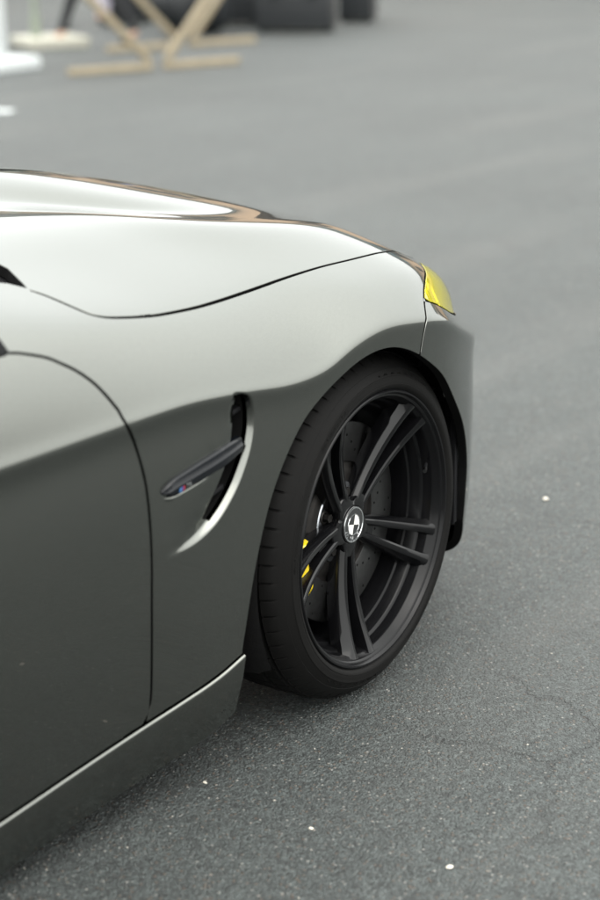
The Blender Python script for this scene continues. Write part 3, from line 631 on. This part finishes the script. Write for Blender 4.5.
# ------------------------------------------------------------------ wheels
def wheel_proto(front=True):
    root=None
    # rim barrel
    bm=bmesh.new()
    lathe_bm(bm,[(.100,.2615),(.108,.2625),(.1135,.2610),(.1158,.2585),(.1155,.2555),(.1125,.2535),(.1095,.2520),(.1085,.2490),(.1060,.2470),(.0985,.2455),(.0960,.2425),(.0900,.2410),(.0740,.2385),(.0715,.2345),(.0690,.2335),(.0500,.2290),(.0475,.2245),(.0300,.2215),(.0000,.2190),(-.060,.2190),(-.085,.2300),(-.105,.2480),(-.112,.2580),(-.112,.2640),(-.100,.2600),(-.06,.232),(.0,.230),(.05,.238),(.08,.25)],160,closed=True)
    root=bmobj('wheel',bm,RIMD)
    # tyre
    NP=62; sub=[0,.02,.05,.14,.17,.34,.52,.70,.86]
    ang=[2*math.pi*(k+s)/NP for k in range(NP) for s in sub]; groove=[1 if i%9 in (2,3) else 0 for i in range(NP*9)]
    prof=[]  # (off, r, lateral groove depth)
    half=[(.104,.2535,0),(.1085,.2585,0),(.1130,.2625,0),(.1160,.2655,0),(.1178,.2690,0),(.1183,.2715,0),(.1176,.2722,0),(.1180,.2780,0),(.1176,.2840,0),(.1180,.2848,0),(.1179,.2858,0),(.1168,.2864,0),(.1150,.2920,0),(.1120,.2985,0),(.1126,.2995,0),(.1098,.3050,0),(.1060,.3105,0),(.1030,.3140,.0012),(.0985,.3178,.0040),(.0930,.3210,.0048),(.0850,.3240,.0048),(.0740,.3262,.0048),(.0735,.3258,.0030),(.0725,.3195,0),(.0640,.3195,0),(.0630,.3268,.001),(.0625,.3275,.0045),(.0480,.3287,.0045),(.0330,.3293,.0045),(.0325,.3286,.001),(.0315,.3220,0),(.0215,.3220,0),(.0205,.3290,.001),(.0200,.3297,.003),(.0080,.3300,.003)]
    half=[(o-max(0,r-.278)*.26 if o>.08 else o,r,d) for o,r,d in half]; full=half+[(-o,r,d) for o,r,d in half[::-1]]
    V=[]; Fc=[]; m=len(full)
    for a,g in zip(ang,groove):
        for o,r,d in full:
            rr=r-(d if g else 0); V.append((rr*math.cos(a),-o,rr*math.sin(a)))
    K=len(ang)
    for i in range(K):
        for j in range(m-1): A=i*m; B=((i+1)%K)*m; Fc.append((A+j,A+j+1,B+j+1,B+j))
    me=mesh('tyre',V,Fc); bm=bmesh.new(); bm.from_mesh(me)
    # flat patch where it stands
    for v in bm.verts:
        if v.co.z<-.3275: v.co.z=-.3275-(-.3275-v.co.z)*.35
    bmesh.ops.recalc_face_normals(bm,faces=bm.faces); bm.to_mesh(me); bm.free(); ty=link('tyre',me,RUBBER,root); sharp(me,R(32))
    # moulded marks on the sidewall: fine radial ribs and small raised blocks
    bm=bmesh.new()
    def rib(a,r0,r1,off,wd,hh):
        ca,sa=math.cos(a),math.sin(a); rm=(r0+r1)/2
        boxbm(bm,(rm*ca,-off,rm*sa),(r1-r0,hh,wd),Matrix.Rotation(-a,3,'Y'))
    for c in (78,258):
        for k in range(46): rib(R(c-24+k*.78),.2872,.2905+.002*math.sin(k),.1131,.0011,.0016)
    for c in (168,348,123,303):
        k=0
        while k<26:
            wd=random.uniform(.0018,.0046); rib(R(c-10+k*.8),.2745,.2745+random.choice((.005,.0065)),.1177,wd*.55,.0011); k+=random.choice((1,1,1,2))
    tag(bmobj('sidewall_marks',bm,RUBBER,root,smooth=False),kind='stuff')
    # hub: scalloped disc with five lug pockets
    bm=bmesh.new(); outl=[]; nA=200
    for k in range(nA):
        a=2*math.pi*k/nA; c=math.cos(5*(a-R(SP0))); r=.0455+.020*(.5+.5*c)**.8; outl.append((a,r))
    levels=[(.010,1.0),(.048,1.0),(.0540,.985),(.0572,.95)]
    rings=[[bm.verts.new((r*s*math.cos(a),-o,r*s*math.sin(a))) for a,r in outl] for o,s in levels]
    rings.append([bm.verts.new((.038*math.cos(a),-.0600,.038*math.sin(a))) for a,r in outl]); rings.append([bm.verts.new((.0362*math.cos(a),-.0595,.0362*math.sin(a))) for a,r in outl]); rings.append([bm.verts.new((.0355*math.cos(a),-.0570,.0355*math.sin(a))) for a,r in outl])
    for A,B in zip(rings,rings[1:]):
        for k in range(nA): bm.faces.new((A[k],A[(k+1)%nA],B[(k+1)%nA],B[k]))
    bm.faces.new(rings[-1]); bmobj('hub',bm,RIMB,root)
    # twin spokes
    def spoke(sgn):
        bm=bmesh.new(); rs=[.040,.052,.066,.082,.100,.120,.140,.160,.180,.198,.214,.226,.238,.2490]
        rings=[]
        for r in rs:
            s=(r-.04)/.209
            lat=sgn*(.0120+.0190*s**1.1); wo=.0105+.0045*s+.007*max(0,(s-.86)/.14)**2; wi=.0085+.0025*s+.004*max(0,(s-.88)/.12)**2
            front=.0580+.010*s+.0375*s**2.3; dep=.030+.012*s; 
            rho=math.sqrt(max(r*r-lat*lat,1e-6))
            P_=[(-wi,-dep),(-wi*1.0,-.013),(-wi*.80,-.0025),(-wi*.45,-.0003),(wo*.20,0.),(wo*.42,-.0012),(wo*.80,-.0085),(wo*1.05,-.016),(wo*.98,-dep)]
            # outer flank (away from the twin) carries the wide chamfer
            rings.append([bm.verts.new((rho,-(front+q),lat+sgn*pw)) for pw,q in P_])
        n_=len(rings[0])
        for A,B in zip(rings,rings[1:]):
            for k in range(n_): bm.faces.new((A[k],A[(k+1)%n_],B[(k+1)%n_],B[k]))
        bm.faces.new(rings[0]); bm.faces.new(rings[-1])
        bmesh.ops.recalc_face_normals(bm,faces=bm.faces); me=bpy.data.meshes.new('spoke'); bm.to_mesh(me); bm.free(); me.materials.append(RIMB); me.polygons.foreach_set('use_smooth',[True]*len(me.polygons)); sharp(me,R(28)); return me
    ms={s:spoke(s) for s in (-1,1)}
    def webmesh():
        bm=bmesh.new(); V=[]
        for r,hw in ((.040,.013),(.07,.0145),(.10,.0165)):
            s=(r-.04)/.2045; fr=.0575+.008*s-.011; V.append([bm.verts.new((r,-fr,-hw)),bm.verts.new((r,-fr,hw)),bm.verts.new((r,-fr+.02,hw)),bm.verts.new((r,-fr+.02,-hw))])
        for A,B in zip(V,V[1:]):
            for k in range(4): bm.faces.new((A[k],A[(k+1)%4],B[(k+1)%4],B[k]))
        bm.faces.new(V[-1]); bmesh.ops.recalc_face_normals(bm,faces=bm.faces); me=bpy.data.meshes.new('spoke_web'); bm.to_mesh(me); bm.free(); me.materials.append(RIMB); return me
    wm=webmesh()
    for k in range(5):
        for s in (-1,1):
            o=bpy.data.objects.new('spoke',ms[s]); COL.objects.link(o); o.parent=root; o.rotation_euler=(0,-R(SP0+72*k),0)
        o=bpy.data.objects.new('spoke_web',wm); COL.objects.link(o); o.parent=root; o.rotation_euler=(0,-R(SP0+72*k),0)
    # lug bolts
    bm=bmesh.new(); lathe_bm(bm,[(.030,.0135),(.0335,.0135),(.0350,.0115),(.0350,.0085)],24)
    rr=[[bm.verts.new((.0085*math.cos(R(60*k+s*0)),-o,.0085*math.sin(R(60*k)))) for k in range(6)] for o,s in ((.030,0),(.0455,0))]
    for k in range(6): bm.faces.new((rr[0][k],rr[0][(k+1)%6],rr[1][(k+1)%6],rr[1][k]))
    bm.faces.new(rr[1]); bmesh.ops.recalc_face_normals(bm,faces=bm.faces); lm=bpy.data.meshes.new('lug_bolt'); bm.to_mesh(lm); bm.free(); lm.materials.append(DSTEEL)
    for k in range(5):
        a=R(SP0+36+72*k); o=bpy.data.objects.new('lug_bolt',lm); COL.objects.link(o); o.parent=root; o.location=(.060*math.cos(a),0,.060*math.sin(a))
    # centre cap with roundel
    bm=bmesh.new()
    lathe_bm(bm,[(.055,.0352),(.0612,.0350),(.0622,.0340)],64,mi=0)
    lathe_bm(bm,[(.0622,.0340),(.0632,.0336),(.0632,.0312),(.0624,.0308)],64,mi=1)
    lathe_bm(bm,[(.0624,.0308),(.0624,.0205)],64,mi=0)
    lathe_bm(bm,[(.0624,.0205),(.0631,.0202),(.0631,.0190),(.0626,.0188)],64,mi=1)
    n=64; ctr=bm.verts.new((0,-.0626,0)); rg=[bm.verts.new((.0188*math.cos(2*math.pi*k/n+R(CAPROT)),-.0626,.0188*math.sin(2*math.pi*k/n+R(CAPROT)))) for k in range(n)]
    for k in range(n): f=bm.faces.new((ctr,rg[k],rg[(k+1)%n])); f.material_index=2 if (k//16)%2==0 else 0
    for ch,da in (('B',48),('M',0),('W',-48)):
        tm=text_mesh(ch,.0105,.0004); a=R(90+CAPROT+da); tm.transform(Matrix.Translation((.0256*math.cos(a),-.0627,.0256*math.sin(a)))@Matrix.Rotation(-(a-R(90)),4,'Y')@Matrix.Rotation(R(90),4,'X')@Matrix.Scale(1.25,4,(1,0,0)))
        k0=len(bm.faces); bm.from_mesh(tm); bm.faces.ensure_lookup_table()
        for f in bm.faces[k0:]: f.material_index=1
        bpy.data.meshes.remove(tm)
    bmesh.ops.recalc_face_normals(bm,faces=bm.faces)
    me=bpy.data.meshes.new('centre_cap'); bm.to_mesh(me); bm.free(); link('centre_cap',me,[GLOSSB,CHROME,WHITE],root,False)
    # valve
    bm=bmesh.new(); tube_bm(bm,[(.232*math.cos(R(SP0-32)),-.088,.232*math.sin(R(SP0-32))),(.214*math.cos(R(SP0-32)),-.096,.214*math.sin(R(SP0-32)))],.0035,10); bmobj('valve_stem',bm,BLACK,root)
    bm=bmesh.new(); tube_bm(bm,[(.216*math.cos(R(SP0-32)),-.095,.216*math.sin(R(SP0-32))),(.207*math.cos(R(SP0-32)),-.099,.207*math.sin(R(SP0-32)))],.0042,10); bmobj('valve_cap',bm,STEEL,root)
    return root
SP0=47.; CAPROT=165.
STEER=.0655
wh=wheel_proto(); wh.parent=car; wh.location=(0,.145,.3287); wh.rotation_euler=(0,0,STEER)
def copy_tree(o,parent,loc,rz):
    c=o.copy(); COL.objects.link(c); c.parent=parent; c.location=loc; c.rotation_euler=(0,0,rz)
    for ch in o.children:
        d=ch.copy(); COL.objects.link(d); d.parent=c
    return c
copy_tree(wh,car,(0,2*YC-.145,.3287),math.pi+STEER)
copy_tree(wh,car,(-2.812,.145,.3287),0); copy_tree(wh,car,(-2.812,2*YC-.145,.3287),math.pi)
# brake: disc with hat, caliper
def place(o): o.location=(0,.145,.3287); o.rotation_euler=(0,0,STEER); return o
bm=bmesh.new(); lathe_bm(bm,[(.012,.190),(.030,.190),(.0315,.1885),(.0315,.116),(.031,.115)],128,mi=0); lathe_bm(bm,[(.031,.115),(.026,.113),(.0255,.106),(.029,.100),(.030,.092),(.0305,.078)],96,mi=1); lathe_bm(bm,[(.0305,.078),(.0325,.076),(.0325,.030)],96,mi=3); lathe_bm(bm,[(.031,.115),(.012,.115)],64,mi=1); lathe_bm(bm,[(.012,.190),(.010,.188),(.010,.10)],96,mi=1)
for i in range(60):
    a=R(i*6+ (i%5)*1.); r=.124+.0135*(i%5); tube_bm(bm,[(r*math.cos(a),-.0310,r*math.sin(a)),(r*math.cos(a),-.0319,r*math.sin(a))],.0027,8,mi=2)
dc=bmobj('brake_disc',bm,[STEEL,DSTEEL,SEAM,ALU],car); place(dc)
bm=bmesh.new(); rows_=[]
for a in np.linspace(R(176),R(214),22):
    e=min(1,min(a-R(176),R(214)-a)/R(7)); e=math.sqrt(1-(1-e)**2)*.55+.45; ri=.140-.032*max(0,1-abs(math.degrees(a)-182)/9)
    rows_.append([bm.verts.new((r*math.cos(a),-o,r*math.sin(a))) for o,r in ((-.03,ri+.002),(.030+.010*e,ri),(.036+.020*e,ri+.007),(.040+.020*e,.155),(.040+.020*e,.180),(.034+.018*e,.196),(.020,.205),(-.03,.205))])
for A,B in zip(rows_,rows_[1:]):
    for k in range(8): bm.faces.new((A[k],A[(k+1)%8],B[(k+1)%8],B[k]))
bm.faces.new(rows_[0]); bm.faces.new(rows_[-1])
cl=bmobj('brake_caliper',bm,YEL,car); place(cl)
bm=bmesh.new(); a=R(187); boxbm(bm,(.166*math.cos(a),-.0605,.166*math.sin(a)),(.03,.002,.008),Matrix.Rotation(-a,3,'Y')); bmobj('caliper_mark',bm,RED,cl)
bm=bmesh.new(); tube_bm(bm,[(.0,.06,.10),(.0,.02,.02),(.0,.05,-.12)],[.03,.04,.03],14); tube_bm(bm,[(0,.02,0),(0,.25,.02)],.03,14); tube_bm(bm,[(-.02,.10,.05),(-.02,.16,.33)],.035,14); k_=bmobj('suspension_upright',bm,DSTEEL,car); place(k_)
# ------------------------------------------------------------------ background things
def gx(px,py,zz=0.):
    d=fw+r2*((px-300)/1750.)-u2*((py-450)/1750.); t=(zz-CAM[2])/d.z; return Vector(CAM)+d*t
# wooden trestle: two V frames on long feet, joined by rails
A0,A1=Vector((8.03,8.68,0)),Vector((9.59,8.15,0)); ax=(A1-A0).normalized(); dp=Vector((1.76,1.22,0))
tr=empty('wooden_trestle',(A0+A1)/2+dp/2); tag(tr,'pale timber trestle with slanted legs meeting in a V above flat feet','trestle')
base=tr.location.copy()
def L_(p): return Vector(p)-base
ht=.085
for i,o in enumerate((Vector((0,0,0)),dp)):
    m_=WOOD if i==0 else BWOOD if False else WOOD
    beam('foot',L_(A0+o+Vector((0,0,.031))),L_(A0+ax*.78+o+Vector((0,0,.031))),.055,.058,m_,tr,.005)
    beam('foot',L_(A0+ax*.90+o+Vector((0,0,.031))),L_(A1+o+Vector((0,0,.031))),.055,.058,m_,tr,.005)
    for s,(b0,b1) in enumerate(((.76,-.20),(.93,1.72))):
        beam('leg',L_(A0+ax*b0+o+Vector((0,0,.08))),L_(A0+ax*b1+o+Vector((0,0,1.02))),.055,.058,m_,tr,.005)
    beam('cross_rail',L_(A0+ax*-.2+o+Vector((0,0,1.05))),L_(A0+ax*1.72+o+Vector((0,0,1.05))),.055,.058,m_,tr,.005)
for s in (.06,.5,.94):
    for k in (0,): beam('top_rail',L_(A0+ax*(-.2+1.92*s)+Vector((0,0,1.12))),L_(A0+ax*(-.2+1.92*s)+dp+Vector((0,0,1.12))),.09,.045,WOOD,tr,.006)
# cases
def case(px0,px1,py,dep,h,label,nm='equipment_case',lid=.28):
    a,b=gx(px0,py),gx(px1,py); d=(b-a); wdt=d.length; n_=Vector((-d.y,d.x,0)).normalized(); 
    if n_.dot(Vector(CAM)-a)>0: n_=-n_
    c=(a+b)/2+n_*dep/2; root=empty(nm,(c.x,c.y,0),math.atan2(d.y,d.x)); tag(root,label,'case','black cases standing behind the trestle')
    bm=bmesh.new(); boxbm(bm,(0,0,.04+(h-lid-.04)/2),(wdt,dep,h-lid-.04)); bmobj('body',bm,CASE,root,bevel=.012)
    bm=bmesh.new(); boxbm(bm,(0,0,h-lid/2+.004),(wdt,dep,lid)); bmobj('lid',bm,CASE,root,bevel=.012)
    bm=bmesh.new()
    for z in (.055,h-lid-.015,h-lid+.025,h-.01): boxbm(bm,(0,0,z),(wdt+.012,dep+.012,.022))
    bmobj('edging',bm,CASEM,root,bevel=.003)
    for s in (-1,1):
        bm=bmesh.new(); boxbm(bm,(s*wdt*.25,-dep/2-.006,h-lid-.12),(.12,.02,.09)); bmobj('latch',bm,CASEM,root,bevel=.004)
        for t in (-1,1): bm=bmesh.new(); boxbm(bm,(s*(wdt/2-.06),t*(dep/2-.06),.022),(.06,.06,.04)); bmobj('foot',bm,BLACK,root,bevel=.01)
case(256,331,33,.55,.80,'large black flight case with metal edging behind the trestle')
case(338,372,23,.6,.95,'tall dark case standing beyond the large black flight case',lid=.2)
case(203,256,27,.5,.9,'dark case standing between the holdall and the large black flight case')
case(108,146,24,.5,.9,'dark case partly hidden behind the slanted trestle leg')
# slumped black bag
c=gx(196,34); bag=empty('black_holdall',(c.x,c.y,0),R(-30)); tag(bag,'slumped black holdall lying between the trestle legs','bag')
bm=bmesh.new(); bmesh.ops.create_icosphere(bm,subdivisions=4,radius=1)
for v in bm.verts:
    c=v.co; f_=1+.08*math.sin(5*c.x+2*c.z)+.05*math.sin(9*c.y); c.x*=.42*f_; c.y*=.28*f_; c.z=max(-.98,c.z*f_)*(.36+.05*c.x) ; c.z+=.36
mn=min(v.co.z for v in bm.verts)
for v in bm.verts: v.co.z-=mn
bmobj('body',bm,CASE,bag)
bm=bmesh.new(); tube_bm(bm,[(.2*math.cos(a),-.06,.40+.13*math.sin(a)+.18) for a in np.linspace(0,math.pi,12)],.014,8); bmobj('handle',bm,BLACK,bag)
# posts at the left
c=gx(1,72); wp=empty('white_post',(c.x,c.y,0)); tag(wp,'white tent post standing on a white weighted foot','post')
bm=bmesh.new(); boxbm(bm,(0,0,1.2),(.085,.085,2.3)); bmobj('upright',bm,WPOST,wp,bevel=.006)
bm=bmesh.new(); boxbm(bm,(.12,.10,.055),(.50,.42,.11)); bmobj('foot_weight',bm,WPOST,wp,bevel=.02)
a,b=gx(20,50),gx(80,47); c=(a+b)/2; d=b-a
sb=empty('parasol_base',(c.x+.15,c.y+.15,0),math.atan2(d.y,d.x)); tag(sb,'pale concrete slab carrying a thin olive pole','parasol base')
bm=bmesh.new(); boxbm(bm,(0,0,.05),(d.length,.62,.10)); bmobj('slab',bm,SLAB,sb,bevel=.02)
bm=bmesh.new(); tube_bm(bm,[(-.14,0,.10),(-.14,0,2.3)],.032,14); bmobj('pole',bm,OLIVE,sb)
bm=bmesh.new(); tube_bm(bm,[(-.14,0,.10),(-.14,0,.30)],.05,14); bmobj('sleeve',bm,OLIVE,sb)
p0,p1=gx(-12,60),gx(75,27); bm=bmesh.new(); tube_bm(bm,[p0+(p1-p0)*s+Vector((0,0,.012)) for s in np.linspace(0,1,14)],.012,8); cb=bmobj('cable',bm,BLACK,None); tag(cb,'thin dark cable lying past the pale slab','cable')
c=gx(1,112); bm=bmesh.new(); boxbm(bm,(c.x,c.y,.006),(.13,.16,.010),Matrix.Rotation(.4,3,'Z')); pp=bmobj('paper_scrap',bm,WPOST,None,bevel=.002); tag(pp,'white scrap lying on the asphalt by itself','paper')
# people (only legs reach the picture)
SKIN=mat('skin',(.45,.28,.20),.5); SHOE=mat('black_shoe',(.012,.012,.012),.4); HAIR=mat('dark_hair',(.02,.014,.01),.6)
def person(loc,rz,trou,shirt,label,stride=.0):
    P_={ 'pel':(0,0,.95,.145),'sp':(0,0,1.15,.135),'ch':(0,0,1.34,.15),'nk':(0,.01,1.50,.058),'hd':(.0,.015,1.62,.095),'ht':(0,.01,1.74,.075)}
    E_=[('pel','sp'),('sp','ch'),('ch','nk'),('nk','hd'),('hd','ht')]
    for s,nm in ((-1,'L'),(1,'R')):
        st=stride*s
        P_.update({nm+'hip':(s*.095,0,.90,.10),nm+'kn':(s*.10,.5*st+.03,.50+.02*abs(st),.062),nm+'an':(s*.105,st,.10+(.05 if st<0 else 0),.042),nm+'to':(s*.11,st+.17,.045,.036),nm+'sh':(s*.19,0,1.42,.062),nm+'el':(s*.27,-.03-st*.3,1.14,.045),nm+'wr':(s*.28,.08-st*.5,.90,.032),nm+'ha':(s*.275,.12-st*.5,.80,.036)})
        E_+=[('pel',nm+'hip'),(nm+'hip',nm+'kn'),(nm+'kn',nm+'an'),(nm+'an',nm+'to'),('ch',nm+'sh'),(nm+'sh',nm+'el'),(nm+'el',nm+'wr'),(nm+'wr',nm+'ha')]
    ks=list(P_); me=bpy.data.meshes.new('p'); me.from_pydata([P_[k][:3] for k in ks],[(ks.index(a),ks.index(b)) for a,b in E_],[]); o=bpy.data.objects.new('p',me); COL.objects.link(o)
    o.modifiers.new('s','SKIN'); 
    for v,k in zip(me.skin_vertices[0].data,ks): v.radius=(P_[k][3],P_[k][3]*(.75 if k in('pel','sp','ch') else 1)); 
    me.skin_vertices[0].data[0].use_root=True
    su=o.modifiers.new('b','SUBSURF'); su.levels=2; su.render_levels=2
    m2=bpy.data.meshes.new_from_object(o.evaluated_get(bpy.context.evaluated_depsgraph_get())); bpy.data.objects.remove(o)
    m2.materials.clear(); p=link('person',m2,[trou,shirt,SKIN,SHOE,HAIR],None)
    zmin=min(v.co.z for v in m2.vertices)
    for v in m2.vertices: v.co.z-=zmin
    for f in m2.polygons:
        c=f.center; arm=abs(c.x)>.20
        f.material_index=3 if c.z<.095 else 2 if c.z<.15 else (2 if (arm and c.z<1.15) else 0 if (c.z<.98 and not arm) else 1 if c.z<1.47 else 4 if (c.z>1.68 or c.y<-.03) else 2)
    p.location=loc; p.rotation_euler=(0,0,rz); tag(p,label,'person'); return p
BT=mat('black_trousers',(.012,.013,.015),.8,noise=(20,.3)); LT=mat('pale_lilac_trousers',(.45,.43,.50),.8,noise=(20,.1)); JN=mat('blue_denim',(.12,.22,.42),.8,noise=(60,.2)); GT=mat('charcoal_shirt',(.03,.03,.035),.8); WT=mat('cream_shirt',(.55,.47,.36),.8)
c=gx(97,43); person((c.x-.30,c.y-.30,0),R(55),BT,GT,'person striding in black trousers and black shoes beyond the slab',stride=.36)
c=gx(103,26); person((c.x,c.y,0),R(200),LT,WT,'person standing in pale lilac trousers behind the trestle leg')
c=gx(152,17); person((c.x,c.y,0),R(140),JN,GT,'person in blue jeans standing behind the trestle')
# low building added out of view to give the bonnet something to reflect
BW=mat('peach_render',(.55,.40,.28),.85,noise=(.6,.15)); BR=mat('dark_roof_sheet',(.05,.055,.055),.6,noise=(2,.2)); BS=mat('teal_signboard',(.05,.22,.30),.5)
bd=empty('reflection_building',(CAM[0]+34*math.cos(YAW-.10),CAM[1]+34*math.sin(YAW-.10),0),YAW-.10-math.pi/2); tag(bd,'low peach rendered building with dark windows added out of view, mirrored in the bonnet','building')
bm=bmesh.new(); boxbm(bm,(0,4,2.1),(26,8,4.2)); bmobj('wall',bm,BW,bd,bevel=.03)
bm=bmesh.new(); boxbm(bm,(0,3.8,4.5),(27,9.2,.6)); bmobj('roof',bm,BR,bd,bevel=.05)
for k in range(8):
    x=-11.4+3.26*k; bm=bmesh.new(); boxbm(bm,(x,-.02,1.75 if k%3==1 else 2.1),(1.5,.12,2.9 if k%3==1 else 1.5)); wd=bmobj('door' if k%3==1 else 'window',bm,BR,bd,bevel=.02)
    bm=bmesh.new(); boxbm(bm,(x,-.09,1.75 if k%3==1 else 2.1),(1.3,.03,2.6 if k%3==1 else 1.3)); bmobj('pane',bm,GLASS,wd)
bm=bmesh.new(); boxbm(bm,(1.6,-.15,3.65),(5,.12,.6)); bmobj('signboard',bm,BS,bd,bevel=.02)
# ------------------------------------------------------------------ small litter and loose chips
CHIP=mat('pale_chip',(.62,.58,.50),.7,noise=(200,.15))
def chip(px,py,s,label,cat='stone'):
    p=gx(px,py); bm=bmesh.new(); bmesh.ops.create_icosphere(bm,subdivisions=2,radius=1)
    for v in bm.verts:
        k=1+random.uniform(-.18,.18); v.co=Vector((v.co.x*s*k,v.co.y*s*.75*k,v.co.z*s*.4*k))
    mn=min(v.co.z for v in bm.verts); bmesh.ops.translate(bm,vec=(0,0,-mn-.0004),verts=bm.verts)
    o=bmobj('stone_chip',bm,CHIP,None,smooth=False); o.location=p; o.rotation_euler=(0,0,random.random()*6); tag(o,label,cat)
chip(546,500,.0085,'pale stone chip lying alone on open asphalt beside the front bumper')
chip(450,868,.0062,'small cream stone chip on the asphalt in front of the tyre tread')
chip(311,829,.0040,'tiny pale stone chip on the asphalt below the tyre')
chip(205,783,.0042,'tiny pale stone chip beside the side skirt')
# loose grit as real relief
nG=26000; V=[];Fc=[]
q=np.array([(0,0,1),(1,0,0),(0,1,0),(-1,0,0),(0,-1,0)],float); fq=np.array([(0,1,2),(0,2,3),(0,3,4),(0,4,1)])
GR=rng.random((nG,6)); VV=np.zeros((nG,5,3)); 
dist=1.9+5.2*GR[:,0]**1.6; azi=YAW+(GR[:,1]-.5)*.62
cx_=CAM[0]+np.cos(azi)*dist; cy_=CAM[1]+np.sin(azi)*dist; sz=.0009+.0022*GR[:,2]**5
ca,sa=np.cos(GR[:,3]*6.28),np.sin(GR[:,3]*6.28)
for k in range(5):
    x,y,z=q[k]*(.7+.6*rng.random(nG)[:,None]).T[0][:,None].T.repeat(1,0)[0][:,None].mean() if False else q[k]
    j=.7+.6*rng.random(nG); VV[:,k,0]=cx_+(x*ca-y*sa)*sz*j; VV[:,k,1]=cy_+(x*sa+y*ca)*sz*j; VV[:,k,2]=z*sz*.6*j-.0001
FF=(fq[None]+5*np.arange(nG)[:,None,None]).reshape(-1,3)
me=bpy.data.meshes.new('grit'); me.vertices.add(nG*5); me.vertices.foreach_set('co',VV.ravel()); me.loops.add(len(FF)*3); me.loops.foreach_set('vertex_index',FF.ravel().astype(np.int32)); me.polygons.add(len(FF)); me.polygons.foreach_set('loop_start',np.arange(0,len(FF)*3,3,dtype=np.int32)); 
mi=(GR[:,4]>.86).astype(np.int32)+(GR[:,4]>.975).astype(np.int32); me.polygons.foreach_set('material_index',np.repeat(mi,4)); me.update(calc_edges=True)
gr=link('grit',me,[mat('grey_grit',(.085,.088,.084),.8),mat('mid_grit',(.16,.155,.14),.8),mat('pale_grit',(.34,.32,.28),.8)],None,False); tag(gr,'fine loose grit scattered over the asphalt','grit',kind='stuff')
